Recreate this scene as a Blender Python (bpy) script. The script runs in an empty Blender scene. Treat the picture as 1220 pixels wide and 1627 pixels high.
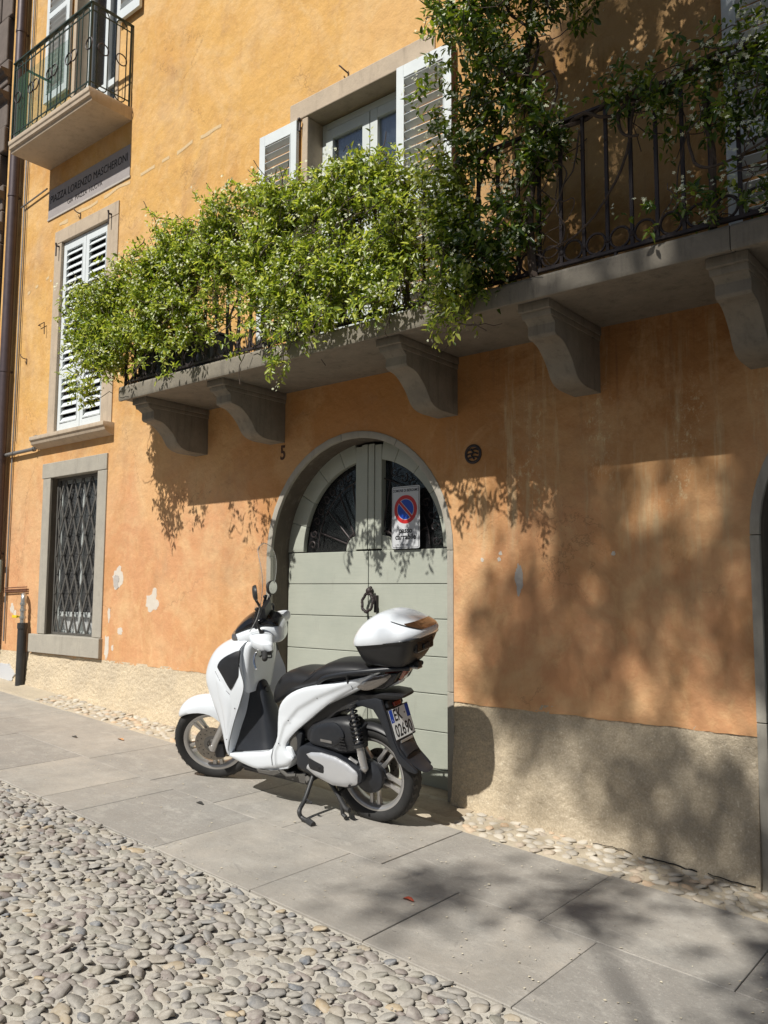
import bpy, bmesh, math, random
import numpy as np
from mathutils import Vector, Matrix, noise
from mathutils.geometry import tessellate_polygon, delaunay_2d_cdt
random.seed(7)
PI = math.pi
R = math.radians
scene = bpy.context.scene
C = scene.collection

# ------------------------------------------------------------------ camera, light, exposure
cam_d = bpy.data.cameras.new('camera'); cam = bpy.data.objects.new('camera', cam_d); C.objects.link(cam)
cam_d.sensor_fit = 'HORIZONTAL'; cam_d.sensor_width = 36.0
cam_d.lens = 36.0 * 1305.8 / 1220.0
cam_d.clip_start = 0.05; cam_d.clip_end = 3000
yaw, pitch, roll = R(39.32), R(5.415), R(-0.272)
fw = Vector((-math.sin(yaw) * math.cos(pitch), math.cos(yaw) * math.cos(pitch), math.sin(pitch)))
rt = Vector((math.cos(yaw), math.sin(yaw), 0)); dn = fw.cross(rt)
r2 = rt * math.cos(roll) + dn * math.sin(roll); d2 = -rt * math.sin(roll) + dn * math.cos(roll)
cam.matrix_world = Matrix(((r2.x, -d2.x, -fw.x, 0), (r2.y, -d2.y, -fw.y, -4.6), (r2.z, -d2.z, -fw.z, 1.5), (0, 0, 0, 1)))
scene.camera = cam
SUN = Vector((-0.012, -1.0, 1.13)).normalized()
elev = math.asin(SUN.z)
w = bpy.data.worlds.new('World'); scene.world = w; w.use_nodes = True
nt = w.node_tree; nt.nodes.clear()
sky = nt.nodes.new('ShaderNodeTexSky'); sky.sky_type = 'NISHITA'; sky.sun_disc = False
sky.sun_elevation = elev; sky.sun_rotation = math.atan2(SUN.x, SUN.y)
bg = nt.nodes.new('ShaderNodeBackground'); bg.inputs['Strength'].default_value = 0.05
wo = nt.nodes.new('ShaderNodeOutputWorld')
nt.links.new(sky.outputs[0], bg.inputs[0]); nt.links.new(bg.outputs[0], wo.inputs[0])
sl = bpy.data.lights.new('sun', 'SUN'); sl.energy = 4.8; sl.angle = R(0.53); sl.color = (1.0, 0.965, 0.895)
so = bpy.data.objects.new('sun', sl); C.objects.link(so); so.location = (2, -12, 14)
so.rotation_euler = (-SUN).to_track_quat('-Z', 'Y').to_euler()
vs = scene.view_settings; vs.view_transform = 'Standard'; vs.look = 'None'; vs.gamma = 1.0; vs.exposure = 0.14
vs.use_curve_mapping = False
scene.cycles.max_bounces = 7; scene.cycles.transparent_max_bounces = 12

def gz(x): return 0.07 - 0.0625 * (x + 3.04)

# ------------------------------------------------------------------ materials
def mat(name, col, rough=0.6, metal=0.0, **k):
    m = bpy.data.materials.new(name); m.use_nodes = True
    b = m.node_tree.nodes['Principled BSDF']
    b.inputs['Base Color'].default_value = (*col, 1); b.inputs['Roughness'].default_value = rough
    b.inputs['Metallic'].default_value = metal
    for a, v in k.items(): b.inputs[a.replace('_', ' ')].default_value = v
    return m
class N:
    """small node helper"""
    def __init__(s, m): s.m = m; s.t = m.node_tree; s.b = s.t.nodes['Principled BSDF']
    def n(s, typ, **k):
        x = s.t.nodes.new(typ)
        for a, v in k.items():
            if a.startswith('i_'):
                key = a[2:]; key = int(key) if key.isdigit() else key.replace('_', ' ')
                if hasattr(v, 'is_output') and v.is_output: s.t.links.new(v, x.inputs[key])
                else: x.inputs[key].default_value = v
            else: setattr(x, a, v)
        return x
    def link(s, a, b): s.t.links.new(a, b)
    def pos(s): return s.n('ShaderNodeNewGeometry').outputs['Position']
    def mapping(s, v, scale):
        return s.n('ShaderNodeMapping', i_Vector=v, i_Scale=scale).outputs[0]
    def noise(s, v, scale, detail=6, rough=0.6, dist=0.0):
        return s.n('ShaderNodeTexNoise', i_Vector=v, i_Scale=scale, i_Detail=detail, i_Roughness=rough, i_Distortion=dist).outputs[0]
    def ramp(s, v, a, b, c0=(0, 0, 0, 1), c1=(1, 1, 1, 1)):
        r = s.n('ShaderNodeValToRGB', i_Fac=v); e = r.color_ramp.elements
        e[0].position = a; e[1].position = b; e[0].color = c0; e[1].color = c1
        return r.outputs[0]
    def mix(s, f, a, b, mode='MIX'):
        x = s.n('ShaderNodeMix', data_type='RGBA', blend_type=mode)
        for i, v in ((0, f), (6, a), (7, b)):
            if hasattr(v, 'is_output'): s.t.links.new(v, x.inputs[i])
            else: x.inputs[i].default_value = v if i == 0 else (*v[:3], 1)
        return x.outputs[2]
    def math(s, op, a, b=0.0, clamp=False):
        x = s.n('ShaderNodeMath', operation=op, use_clamp=clamp)
        for i, v in ((0, a), (1, b)):
            if hasattr(v, 'is_output'): s.t.links.new(v, x.inputs[i])
            else: x.inputs[i].default_value = v
        return x.outputs[0]
    def base(s, v): s.link(v, s.b.inputs['Base Color'])
    def bump(s, h, strength=0.4, dist=0.01, prev=None):
        x = s.n('ShaderNodeBump', i_Height=h, i_Strength=strength, i_Distance=dist)
        if prev is not None: s.link(prev, x.inputs['Normal'])
        s.link(x.outputs[0], s.b.inputs['Normal']); return x.outputs[0]

def noisy(name, c1, c2, scale=6, rough=0.7, bump=0.3, bscale=60, bdist=0.004, metal=0, detail=8, **k):
    m = mat(name, c1, rough, metal, **k); n = N(m); p = n.pos()
    f = n.ramp(n.noise(p, scale, detail, 0.65), 0.3, 0.7)
    n.base(n.mix(f, c1, c2))
    if bump: n.bump(n.noise(p, bscale, 5, 0.6), bump, bdist)
    return m

def plaster_mat():
    m = mat('ochre_plaster', (0.7, 0.42, 0.15), 0.9); n = N(m); p = n.pos()
    sx = n.n('ShaderNodeSeparateXYZ', i_0=p); X, Z = sx.outputs[0], sx.outputs[2]
    wob = n.noise(p, 1.1, 5, 0.6)
    zz = n.math('ADD', Z, n.math('MULTIPLY', n.math('SUBTRACT', wob, 0.5), 2.2))
    up = n.ramp(n.math('DIVIDE', zz, 6.0), 0.36, 0.62)            # salmon below, yellow ochre above
    c = n.mix(up, (0.60, 0.305, 0.145), (0.65, 0.375, 0.115))
    deep = n.ramp(n.noise(n.mapping(p, (0.55, 1, 0.8)), 0.9, 4, 0.55), 0.5, 0.72)
    c = n.mix(n.math('MULTIPLY', deep, 0.6), c, (0.50, 0.225, 0.06))
    pale = n.ramp(n.noise(p, 2.1, 9, 0.68, 0.8), 0.50, 0.72)
    c = n.mix(n.math('MULTIPLY', pale, 0.5), c, (0.70, 0.50, 0.27))
    vst = n.ramp(n.noise(n.mapping(p, (2.6, 2.6, 0.8)), 1.7, 9, 0.72, 0.5), 0.48, 0.70)
    c = n.mix(n.math('MULTIPLY', vst, 0.42), c, (0.44, 0.215, 0.07))
    vs2 = n.ramp(n.noise(n.mapping(p, (1.6, 1.6, 1.0)), 5.5, 10, 0.75, 0.8), 0.52, 0.66)
    c = n.mix(n.math('MULTIPLY', vs2, 0.28), c, (0.78, 0.55, 0.28))
    # brownish faded clouds
    br = n.ramp(n.noise(n.mapping(p, (1, 1, 0.7)), 1.6, 7, 0.6, 0.4), 0.55, 0.78)
    c = n.mix(n.math('MULTIPLY', br, 0.5), c, (0.38, 0.26, 0.17))
    # deeper orange paint band under the balcony, darkened further to paint in its shade
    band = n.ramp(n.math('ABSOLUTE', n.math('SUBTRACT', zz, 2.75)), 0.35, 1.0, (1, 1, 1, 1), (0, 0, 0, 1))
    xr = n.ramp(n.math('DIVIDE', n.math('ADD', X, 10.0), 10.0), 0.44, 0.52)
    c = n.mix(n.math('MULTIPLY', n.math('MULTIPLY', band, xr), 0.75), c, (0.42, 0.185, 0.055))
    bay_shade = n.ramp(n.math('SUBTRACT', 3.2, zz), 0.25, 1.15, (1, 1, 1, 1), (0, 0, 0, 1))  # brown stain, strengthened to paint the balcony's shade on the right bay
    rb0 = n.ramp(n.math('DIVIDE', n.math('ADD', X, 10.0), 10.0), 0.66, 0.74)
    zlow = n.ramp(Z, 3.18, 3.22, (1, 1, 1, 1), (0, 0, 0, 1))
    c = n.mix(n.math('MULTIPLY', n.math('MULTIPLY', bay_shade, rb0), n.math('MULTIPLY', zlow, 0.6)), c, (0.22, 0.10, 0.035))
    # rain streaks and bleached scratched patches on the right bay
    st = n.ramp(n.noise(n.mapping(p, (9, 9, 0.9)), 1.0, 7, 0.7), 0.52, 0.70)
    rb = n.ramp(n.math('DIVIDE', n.math('ADD', X, 10.0), 10.0), 0.675, 0.70)
    zb = n.ramp(n.math('ABSOLUTE', n.math('SUBTRACT', zz, 2.3)), 0.3, 0.9, (1, 1, 1, 1), (0, 0, 0, 1))
    c = n.mix(n.math('MULTIPLY', n.math('MULTIPLY', st, rb), n.math('MULTIPLY', zb, 0.95)), c, (0.56, 0.45, 0.27))
    scr = n.ramp(n.noise(n.mapping(p, (9, 9, 6)), 3.0, 10, 0.85), 0.52, 0.60)
    zb2 = n.ramp(n.math('ABSOLUTE', n.math('SUBTRACT', zz, 2.3)), 0.15, 0.55, (1, 1, 1, 1), (0, 0, 0, 1))
    big = n.ramp(n.noise(n.mapping(p, (3.4, 1, 1.0)), 1.0, 3, 0.5), 0.52, 0.62)
    c = n.mix(n.math('MULTIPLY', n.math('MULTIPLY', n.math('MULTIPLY', scr, rb), zb2), n.math('MULTIPLY', big, 0.9)), c, (0.66, 0.56, 0.34))
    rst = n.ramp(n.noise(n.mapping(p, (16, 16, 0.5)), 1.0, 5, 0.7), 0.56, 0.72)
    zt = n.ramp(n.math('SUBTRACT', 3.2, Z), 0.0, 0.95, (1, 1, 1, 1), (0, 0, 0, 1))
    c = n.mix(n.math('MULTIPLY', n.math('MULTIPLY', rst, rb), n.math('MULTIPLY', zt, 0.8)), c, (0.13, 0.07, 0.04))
    big = n.ramp(n.noise(n.mapping(p, (1, 1, 0.8)), 0.85, 9, 0.72, 1.2), 0.47, 0.58)
    c = n.mix(n.math('MULTIPLY', big, 0.30), c, (0.74, 0.50, 0.26))
    bg2 = n.ramp(n.noise(n.mapping(p, (1.2, 1.2, 0.9)), 1.3, 10, 0.75, 0.6), 0.53, 0.63)
    c = n.mix(n.math('MULTIPLY', bg2, 0.34), c, (0.43, 0.25, 0.13))
    wv = n.n('ShaderNodeVectorMath', operation='ADD', i_0=p); nn_ = n.n('ShaderNodeTexNoise', i_Vector=p, i_Scale=2.2, i_Detail=8.0, i_Roughness=0.7)
    sc_ = n.n('ShaderNodeVectorMath', operation='SCALE', i_Scale=0.7); n.link(nn_.outputs[1], sc_.inputs[0]); n.link(sc_.outputs[0], wv.inputs[1])
    vo = n.n('ShaderNodeTexVoronoi', feature='DISTANCE_TO_EDGE', i_Scale=0.9); n.link(wv.outputs[0], vo.inputs['Vector'])
    ck = n.ramp(vo.outputs[0], 0.0015, 0.006, (1, 1, 1, 1), (0, 0, 0, 1)); msk = n.ramp(n.noise(p, 1.4, 3, 0.5), 0.50, 0.58)
    crk = n.math('MULTIPLY', ck, msk)
    c = n.mix(n.math('MULTIPLY', crk, 0.55), c, (0.22, 0.11, 0.05))
    # fine scratches of pale lime
    fl = n.ramp(n.noise(n.mapping(p, (1.4, 1.4, 1)), 16, 8, 0.75), 0.66, 0.72)
    c = n.mix(n.math('MULTIPLY', fl, 0.35), c, (0.72, 0.56, 0.34))
    sp = n.ramp(n.noise(p, 38, 3, 0.5), 0.72, 0.78)
    c = n.mix(n.math('MULTIPLY', sp, 0.35), c, (0.35, 0.2, 0.1))
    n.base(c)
    b1 = n.bump(n.noise(p, 2.6, 5, 0.6), 0.7, 0.05)
    b2 = n.bump(n.noise(n.mapping(p, (1.3, 1, 0.8)), 16, 8, 0.62, 0.6), 0.30, 0.008, b1)
    n.bump(n.noise(p, 170, 3, 0.6), 0.35, 0.0015, b2)
    return m
def plinth_mat():
    m = mat('rough_cast', (0.55, 0.45, 0.32), 0.95); n = N(m); p = n.pos()
    sx = n.n('ShaderNodeSeparateXYZ', i_0=p)
    c = n.mix(n.ramp(n.noise(p, 2.2, 7, 0.65), 0.35, 0.68), (0.74, 0.61, 0.42), (0.58, 0.49, 0.36))
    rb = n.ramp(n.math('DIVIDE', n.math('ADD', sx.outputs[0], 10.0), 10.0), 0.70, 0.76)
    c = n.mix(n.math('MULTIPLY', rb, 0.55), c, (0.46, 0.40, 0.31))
    c = n.mix(n.math('MULTIPLY', n.ramp(n.noise(p, 90, 4, 0.6), 0.40, 0.62, (1, 1, 1, 1), (0, 0, 0, 1)), 0.45), c, (0.33, 0.26, 0.18))
    c = n.mix(n.math('MULTIPLY', n.ramp(n.noise(p, 70, 3, 0.5), 0.60, 0.72), 0.6), c, (0.78, 0.70, 0.55))
    n.base(c)
    b = n.bump(n.noise(p, 60, 6, 0.7), 0.8, 0.012)
    n.bump(n.noise(p, 220, 3, 0.6), 0.5, 0.003, b)
    return m
def slab_mat():
    m = mat('grey_sandstone', (0.35, 0.33, 0.30), 0.75); n = N(m); p = n.pos()
    oi = n.n('ShaderNodeObjectInfo').outputs['Random']
    c = n.mix(oi, (0.44, 0.40, 0.345), (0.30, 0.278, 0.25))
    c = n.mix(n.ramp(n.noise(p, 2.4, 9, 0.68), 0.35, 0.7), c, (0.30, 0.285, 0.26))
    c = n.mix(n.math('MULTIPLY', n.ramp(n.noise(p, 6, 12, 0.8), 0.50, 0.62), 0.55), c, (0.46, 0.435, 0.39))
    c = n.mix(n.math('MULTIPLY', n.ramp(n.noise(p, 70, 6, 0.8), 0.55, 0.66), 0.6), c, (0.54, 0.51, 0.455))
    c = n.mix(n.math('MULTIPLY', n.ramp(n.noise(p, 52, 6, 0.8), 0.57, 0.68), 0.6), c, (0.17, 0.16, 0.145))
    c = n.mix(n.math('MULTIPLY', n.ramp(n.noise(p, 1.3, 6, 0.6, 1.0), 0.5, 0.68), 0.40), c, (0.225, 0.205, 0.18))
    c = n.mix(n.math('MULTIPLY', n.ramp(n.noise(p, 5, 5, 0.6, 2), 0.62, 0.7), 0.4), c, (0.20, 0.19, 0.175))
    c = n.mix(n.math('MULTIPLY', n.ramp(n.noise(n.mapping(p, (1, 3.5, 1)), 2.6, 10, 0.8, 1.5), 0.56, 0.64), 0.35), c, (0.55, 0.515, 0.46))
    c = n.mix(n.math('MULTIPLY', n.ramp(n.noise(p, 26, 4, 0.6), 0.70, 0.74), 0.6), c, (0.13, 0.125, 0.115))
    n.base(c)
    b = n.bump(n.noise(p, 7, 9, 0.75), 0.4, 0.012); n.bump(n.noise(p, 120, 5, 0.75), 0.45, 0.003, b)
    return m
def cobble_mat():
    m = mat('river_cobble', (0.3, 0.28, 0.25), 0.7); n = N(m); p = n.pos()
    oi = n.n('ShaderNodeObjectInfo').outputs['Random']; ri = n.n('ShaderNodeNewGeometry').outputs['Random Per Island']
    f = n.math('FRACT', n.math('ADD', n.math('MULTIPLY', oi, 7.13), ri))
    r = n.n('ShaderNodeValToRGB', i_Fac=f); cr = r.color_ramp; cr.interpolation = 'LINEAR'
    cols = [(0.0, (0.20, 0.19, 0.17)), (0.12, (0.28, 0.255, 0.22)), (0.25, (0.115, 0.13, 0.155)), (0.38, (0.31, 0.27, 0.215)),
            (0.5, (0.22, 0.205, 0.185)), (0.62, (0.17, 0.13, 0.12)), (0.74, (0.27, 0.255, 0.23)), (0.86, (0.21, 0.20, 0.165)), (0.95, (0.25, 0.22, 0.17)), (1.0, (0.42, 0.31, 0.17))]
    cr.elements[0].position = 0; cr.elements[0].color = (*cols[0][1], 1); cr.elements[1].position = 1; cr.elements[1].color = (*cols[-1][1], 1)
    for q, cc in cols[1:-1]:
        e = cr.elements.new(q); e.color = (*cc, 1)
    c = n.mix(n.math('MULTIPLY', n.ramp(n.noise(p, 24, 9, 0.75), 0.36, 0.66), 0.6), r.outputs[0], (0.50, 0.465, 0.41))
    c = n.mix(n.math('MULTIPLY', n.ramp(n.noise(n.mapping(p, (1, 2.5, 1)), 60, 6, 0.7), 0.6, 0.72), 0.35), c, (0.14, 0.13, 0.12))
    n.base(c); n.bump(n.noise(p, 110, 5, 0.65), 0.3, 0.003)
    return m
def pebble_mat():
    m = mat('pale_pebble', (0.5, 0.45, 0.38), 0.8); n = N(m); p = n.pos()
    oi = n.n('ShaderNodeObjectInfo').outputs['Random']
    r = n.n('ShaderNodeValToRGB', i_Fac=oi); cr = r.color_ramp
    cr.elements[0].color = (0.50, 0.45, 0.37, 1); cr.elements[1].color = (0.40, 0.36, 0.30, 1)
    for q, cc in ((0.3, (0.44, 0.40, 0.34)), (0.55, (0.58, 0.53, 0.45)), (0.75, (0.33, 0.30, 0.26)), (0.88, (0.58, 0.42, 0.28))):
        e = cr.elements.new(q); e.color = (*cc, 1)
    n.base(n.mix(n.math('MULTIPLY', n.ramp(n.noise(p, 60, 6, 0.7), 0.45, 0.7), 0.4), r.outputs[0], (0.60, 0.52, 0.38)))
    n.bump(n.noise(p, 130, 4, 0.6), 0.3, 0.003); return m
def mortar_mat():
    m = mat('sandy_mortar', (0.42, 0.38, 0.31), 0.95); n = N(m); p = n.pos()
    c = n.mix(n.ramp(n.noise(p, 3, 8, 0.7), 0.35, 0.7), (0.46, 0.43, 0.375), (0.55, 0.515, 0.45))
    c = n.mix(n.math('MULTIPLY', n.ramp(n.noise(p, 7, 8, 0.8), 0.68, 0.75), 0.7), c, (0.66, 0.54, 0.30))
    c = n.mix(n.math('MULTIPLY', n.ramp(n.noise(p, 11, 8, 0.75), 0.50, 0.66), 0.4), c, (0.36, 0.325, 0.265))
    c = n.mix(n.math('MULTIPLY', n.ramp(n.noise(p, 130, 4, 0.75), 0.52, 0.70), 0.5), c, (0.25, 0.225, 0.185))
    n.base(c); b = n.bump(n.noise(p, 22, 6, 0.7), 0.6, 0.012); n.bump(n.noise(p, 240, 3, 0.7), 0.5, 0.002, b)
    return m
def leaf_mat(name, ca, cb, cc, trans=0.35):
    m = bpy.data.materials.new(name); m.use_nodes = True; n = N(m); n.t.nodes.remove(n.b)
    ri = n.n('ShaderNodeNewGeometry').outputs['Random Per Island']
    r = n.n('ShaderNodeValToRGB', i_Fac=ri); cr = r.color_ramp
    cr.elements[0].color = (*ca, 1); cr.elements[1].color = (*cc, 1); e = cr.elements.new(0.55); e.color = (*cb, 1)
    d = n.n('ShaderNodeBsdfPrincipled', i_Roughness=0.33); n.link(r.outputs[0], d.inputs['Base Color'])
    t = n.n('ShaderNodeBsdfTranslucent')
    hs = n.n('ShaderNodeHueSaturation', i_Hue=0.485, i_Saturation=1.15, i_Value=1.7, i_Color=r.outputs[0]); n.link(hs.outputs[0], t.inputs[0])
    x = n.n('ShaderNodeMixShader', i_0=trans); n.link(d.outputs[0], x.inputs[1]); n.link(t.outputs[0], x.inputs[2])
    n.link(x.outputs[0], n.t.nodes['Material Output'].inputs[0]); return m

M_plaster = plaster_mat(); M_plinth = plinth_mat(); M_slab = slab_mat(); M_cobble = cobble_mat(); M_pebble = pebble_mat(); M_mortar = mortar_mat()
def stone_mat(name, a, b, d):
    m = mat(name, a, 0.85); n = N(m); p = n.pos()
    c = n.mix(n.ramp(n.noise(p, 5, 9, 0.7), 0.35, 0.7), a, b)
    c = n.mix(n.math('MULTIPLY', n.ramp(n.noise(n.mapping(p, (2, 2, 1)), 9, 8, 0.75), 0.58, 0.72), 0.5), c, d)
    c = n.mix(n.math('MULTIPLY', n.ramp(n.noise(n.mapping(p, (9, 9, 1.1)), 1.6, 7, 0.7), 0.52, 0.72), 0.5), c, d)
    n.base(c); bb = n.bump(n.noise(p, 18, 6, 0.65), 0.45, 0.008); n.bump(n.noise(p, 150, 3, 0.6), 0.3, 0.0015, bb)
    return m
M_stone = stone_mat('grey_stone_trim', (0.40, 0.37, 0.31), (0.33, 0.305, 0.26), (0.22, 0.2, 0.17))
M_stone_warm = stone_mat('warm_stone_trim', (0.52, 0.42, 0.31), (0.42, 0.34, 0.255), (0.26, 0.2, 0.15))
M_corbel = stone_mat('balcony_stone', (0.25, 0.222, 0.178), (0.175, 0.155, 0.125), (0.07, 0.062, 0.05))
M_reveal = stone_mat('shade_tinted_reveal', (0.125, 0.10, 0.075), (0.09, 0.075, 0.058), (0.30, 0.26, 0.20))  # recess shade painted as dark stone; pale specks paint the grazing sun
M_dark_stone = stone_mat('brown_stone', (0.17, 0.135, 0.115), (0.125, 0.10, 0.085), (0.06, 0.05, 0.045))  # the neighbour's shade is put into this darker brown; the eaves share it
M_threshold = stone_mat('worn_threshold_stone', (0.44, 0.36, 0.26), (0.30, 0.25, 0.18), (0.16, 0.13, 0.1))
def door_mat():
    m = mat('sage_door_paint', (0.42, 0.44, 0.37), 0.5); n = N(m); p = n.pos()
    c = n.mix(n.ramp(n.noise(p, 2.2, 7, 0.65), 0.35, 0.7), (0.425, 0.44, 0.375), (0.36, 0.38, 0.325))
    gr = n.noise(n.mapping(p, (2.5, 2.5, 55)), 3.0, 6, 0.6)
    c = n.mix(n.math('MULTIPLY', n.ramp(gr, 0.45, 0.7), 0.22), c, (0.30, 0.315, 0.27))
    c = n.mix(n.math('MULTIPLY', n.ramp(n.noise(n.mapping(p, (6, 6, 1.2)), 2.2, 8, 0.75), 0.58, 0.72), 0.35), c, (0.27, 0.265, 0.225))
    c = n.mix(n.math('MULTIPLY', n.ramp(n.noise(p, 46, 5, 0.75), 0.68, 0.73), 0.55), c, (0.22, 0.20, 0.165))
    n.base(c); b = n.bump(n.noise(p, 2.5, 4, 0.5), 0.25, 0.02); n.bump(gr, 0.22, 0.002, b); return m
M_door = door_mat()
M_shut = noisy('white_shutter_paint', (0.72, 0.76, 0.77), (0.64, 0.68, 0.69), 5, 0.5, 0.06, 30)
M_white = noisy('white_window_paint', (0.66, 0.70, 0.68), (0.58, 0.62, 0.60), 5, 0.45, 0.05, 30)
M_iron = noisy('wrought_iron', (0.028, 0.022, 0.024), (0.045, 0.032, 0.03), 20, 0.55, 0.4, 90, 0.002, 0.2)
M_iron_grey = noisy('grey_iron', (0.13, 0.122, 0.11), (0.085, 0.08, 0.073), 15, 0.6, 0.2, 90, 0.002, 0.15)
M_wire = mat('galvanised_wire', (0.30, 0.30, 0.30), 0.6)
M_rust = noisy('rusty_iron', (0.10, 0.055, 0.04), (0.05, 0.035, 0.03), 20, 0.8, 0.4, 90)
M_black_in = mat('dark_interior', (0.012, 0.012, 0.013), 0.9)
M_mesh = mat('dark_mesh', (0.02, 0.02, 0.022), 0.7)
M_chip = noisy('bare_lime_plaster', (0.66, 0.60, 0.52), (0.58, 0.52, 0.44), 12, 0.95, 0.3, 60)
M_chip_grey = noisy('bare_cement', (0.50, 0.46, 0.42), (0.40, 0.37, 0.34), 30, 0.95, 0.6, 90)
M_plaque = noisy('slate_grey_paint', (0.37, 0.335, 0.325), (0.31, 0.28, 0.27), 6, 0.85, 0.2, 60)
M_letter = mat('faded_black_paint', (0.02, 0.016, 0.015), 0.8)
M_rustnum = noisy('brown_number_paint', (0.11, 0.05, 0.03), (0.06, 0.03, 0.02), 40, 0.8, 0)
M_pipe = noisy('painted_downpipe', (0.105, 0.08, 0.085), (0.075, 0.055, 0.06), 9, 0.45, 0.1, 30, metal=0.3)
M_pipe_grey = noisy('galvanised_pipe', (0.30, 0.29, 0.28), (0.22, 0.21, 0.2), 15, 0.5, 0.2, 60, metal=0.5)
M_zinc = noisy('bright_zinc', (0.6, 0.6, 0.58), (0.45, 0.45, 0.43), 25, 0.35, 0.1, 60, metal=0.8)
M_green_metal = noisy('green_grey_meter', (0.20, 0.235, 0.205), (0.15, 0.18, 0.16), 15, 0.5, 0.2, 60)
M_black_plastic = noisy('black_pipe_plastic', (0.022, 0.022, 0.023), (0.035, 0.035, 0.036), 15, 0.5, 0.1, 60)
M_yellow = mat('yellow_plastic', (0.75, 0.55, 0.02), 0.45)
M_copper = noisy('dull_copper', (0.30, 0.14, 0.09), (0.2, 0.1, 0.07), 25, 0.5, 0, metal=0.5)
M_bark = noisy('vine_bark', (0.10, 0.072, 0.055), (0.06, 0.043, 0.033), 40, 0.9, 0.5, 120, 0.003)
M_leaf = leaf_mat('jasmine_leaf', (0.085, 0.14, 0.025), (0.25, 0.325, 0.055), (0.53, 0.58, 0.15), 0.42)
M_leaf_dark = leaf_mat('jasmine_leaf_shade_tint', (0.035, 0.075, 0.014), (0.08, 0.135, 0.022), (0.24, 0.31, 0.05), 0.35)  # darker copy of the jasmine leaf, tree shade painted into its colours
M_tree_leaf = leaf_mat('plane_tree_leaf', (0.04, 0.08, 0.015), (0.07, 0.12, 0.02), (0.12, 0.18, 0.03), 0.3)
M_flower = mat('cream_flower', (0.72, 0.74, 0.52), 0.7)
M_curtain = noisy('sheer_curtain', (0.76, 0.84, 0.93), (0.70, 0.79, 0.90), 3, 0.9, 0)
def glass_mat(name, tint, alpha, k=1.0):
    m = bpy.data.materials.new(name); m.use_nodes = True; n = N(m); n.t.nodes.remove(n.b)
    g = n.n('ShaderNodeBsdfGlossy', i_Roughness=0.03); tr = n.n('ShaderNodeBsdfTransparent', i_0=(*tint, 1))
    fr = n.n('ShaderNodeFresnel', i_IOR=1.5); f2 = n.math('ADD', n.math('MULTIPLY', fr.outputs[0], k), alpha, True)
    x = n.n('ShaderNodeMixShader'); n.link(f2, x.inputs[0]); n.link(tr.outputs[0], x.inputs[1]); n.link(g.outputs[0], x.inputs[2])
    n.link(x.outputs[0], n.t.nodes['Material Output'].inputs[0]); return m
M_glass = glass_mat('window_glass', (0.92, 0.96, 0.97), 0.04)
M_glass_coated = glass_mat('coated_window_glass', (0.96, 0.98, 0.99), 0.05, 0.8)
M_screen = glass_mat('clear_windscreen', (0.985, 0.985, 0.98), 0.0, 0.12)
M_net = bpy.data.materials.new('green_netting'); M_net.use_nodes = True
_n = N(M_net); _t = _n.n('ShaderNodeBsdfTransparent'); _x = _n.n('ShaderNodeMixShader', i_0=0.20)
_n.b.inputs['Base Color'].default_value = (0.04, 0.17, 0.10, 1); _n.link(_t.outputs[0], _x.inputs[1]); _n.link(_n.b.outputs[0], _x.inputs[2])
_n.link(_x.outputs[0], _n.t.nodes['Material Output'].inputs[0])
# scooter
M_paint = mat('pearl_white_bodywork', (0.74, 0.78, 0.825), 0.30, 0.0, Coat_Weight=1.0, Coat_Roughness=0.02)
M_green_iron = noisy('dark_green_iron', (0.018, 0.050, 0.036), (0.03, 0.04, 0.035), 20, 0.5, 0.3, 90, 0.002)
M_bplast = noisy('black_textured_plastic', (0.013, 0.0135, 0.016), (0.019, 0.020, 0.023), 30, 0.45, 0.25, 500, 0.0006)
M_gplast = noisy('dark_grey_plastic', (0.020, 0.0225, 0.028), (0.015, 0.017, 0.022), 30, 0.42, 0.1, 400, 0.0005)
M_gloss = mat('gloss_black', (0.012, 0.012, 0.014), 0.12)
M_rubber = noisy('tyre_rubber', (0.014, 0.014, 0.0145), (0.028, 0.027, 0.026), 14, 0.75, 0.3, 200, 0.001)
M_tread = noisy('worn_tread_rubber', (0.075, 0.07, 0.066), (0.05, 0.047, 0.045), 14, 0.85, 0.3, 200, 0.001)
M_alu = mat('cast_aluminium', (0.52, 0.51, 0.50), 0.35, 0.75)
M_alu_s = noisy('silver_cover', (0.60, 0.61, 0.63), (0.55, 0.56, 0.58), 10, 0.32, 0.0, metal=0.45)
M_chrome = mat('polished_steel', (0.75, 0.75, 0.76), 0.14, 1.0)
M_disc = noisy('brake_disc_steel', (0.20, 0.175, 0.15), (0.28, 0.26, 0.23), 60, 0.4, 0.0, metal=0.8)
M_seat = noisy('black_seat_vinyl', (0.014, 0.014, 0.016), (0.020, 0.020, 0.022), 12, 0.42, 0.25, 350, 0.0008)
M_red = mat('red_lens', (0.22, 0.015, 0.01), 0.12, 0, Coat_Weight=1.0)
M_smoke = mat('smoked_lens', (0.10, 0.09, 0.085), 0.08, 0.3, Coat_Weight=1.0)
M_lens = mat('clear_lamp_lens', (0.22, 0.20, 0.185), 0.08, 0.6, Coat_Weight=1.0)
M_amber = mat('bronze_reflector', (0.16, 0.085, 0.045), 0.10, 0.6, Coat_Weight=1.0)
M_signwhite = mat('sign_white', (0.55, 0.56, 0.58), 0.4)
M_signred = mat('sign_red', (0.50, 0.02, 0.02), 0.4)
M_signblue = mat('sign_blue', (0.01, 0.06, 0.42), 0.4)
M_black = mat('print_black', (0.01, 0.01, 0.012), 0.5)
M_euroblue = mat('plate_blue', (0.015, 0.07, 0.42), 0.35)
M_platewhite = mat('plate_white', (0.78, 0.79, 0.78), 0.35)

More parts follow.
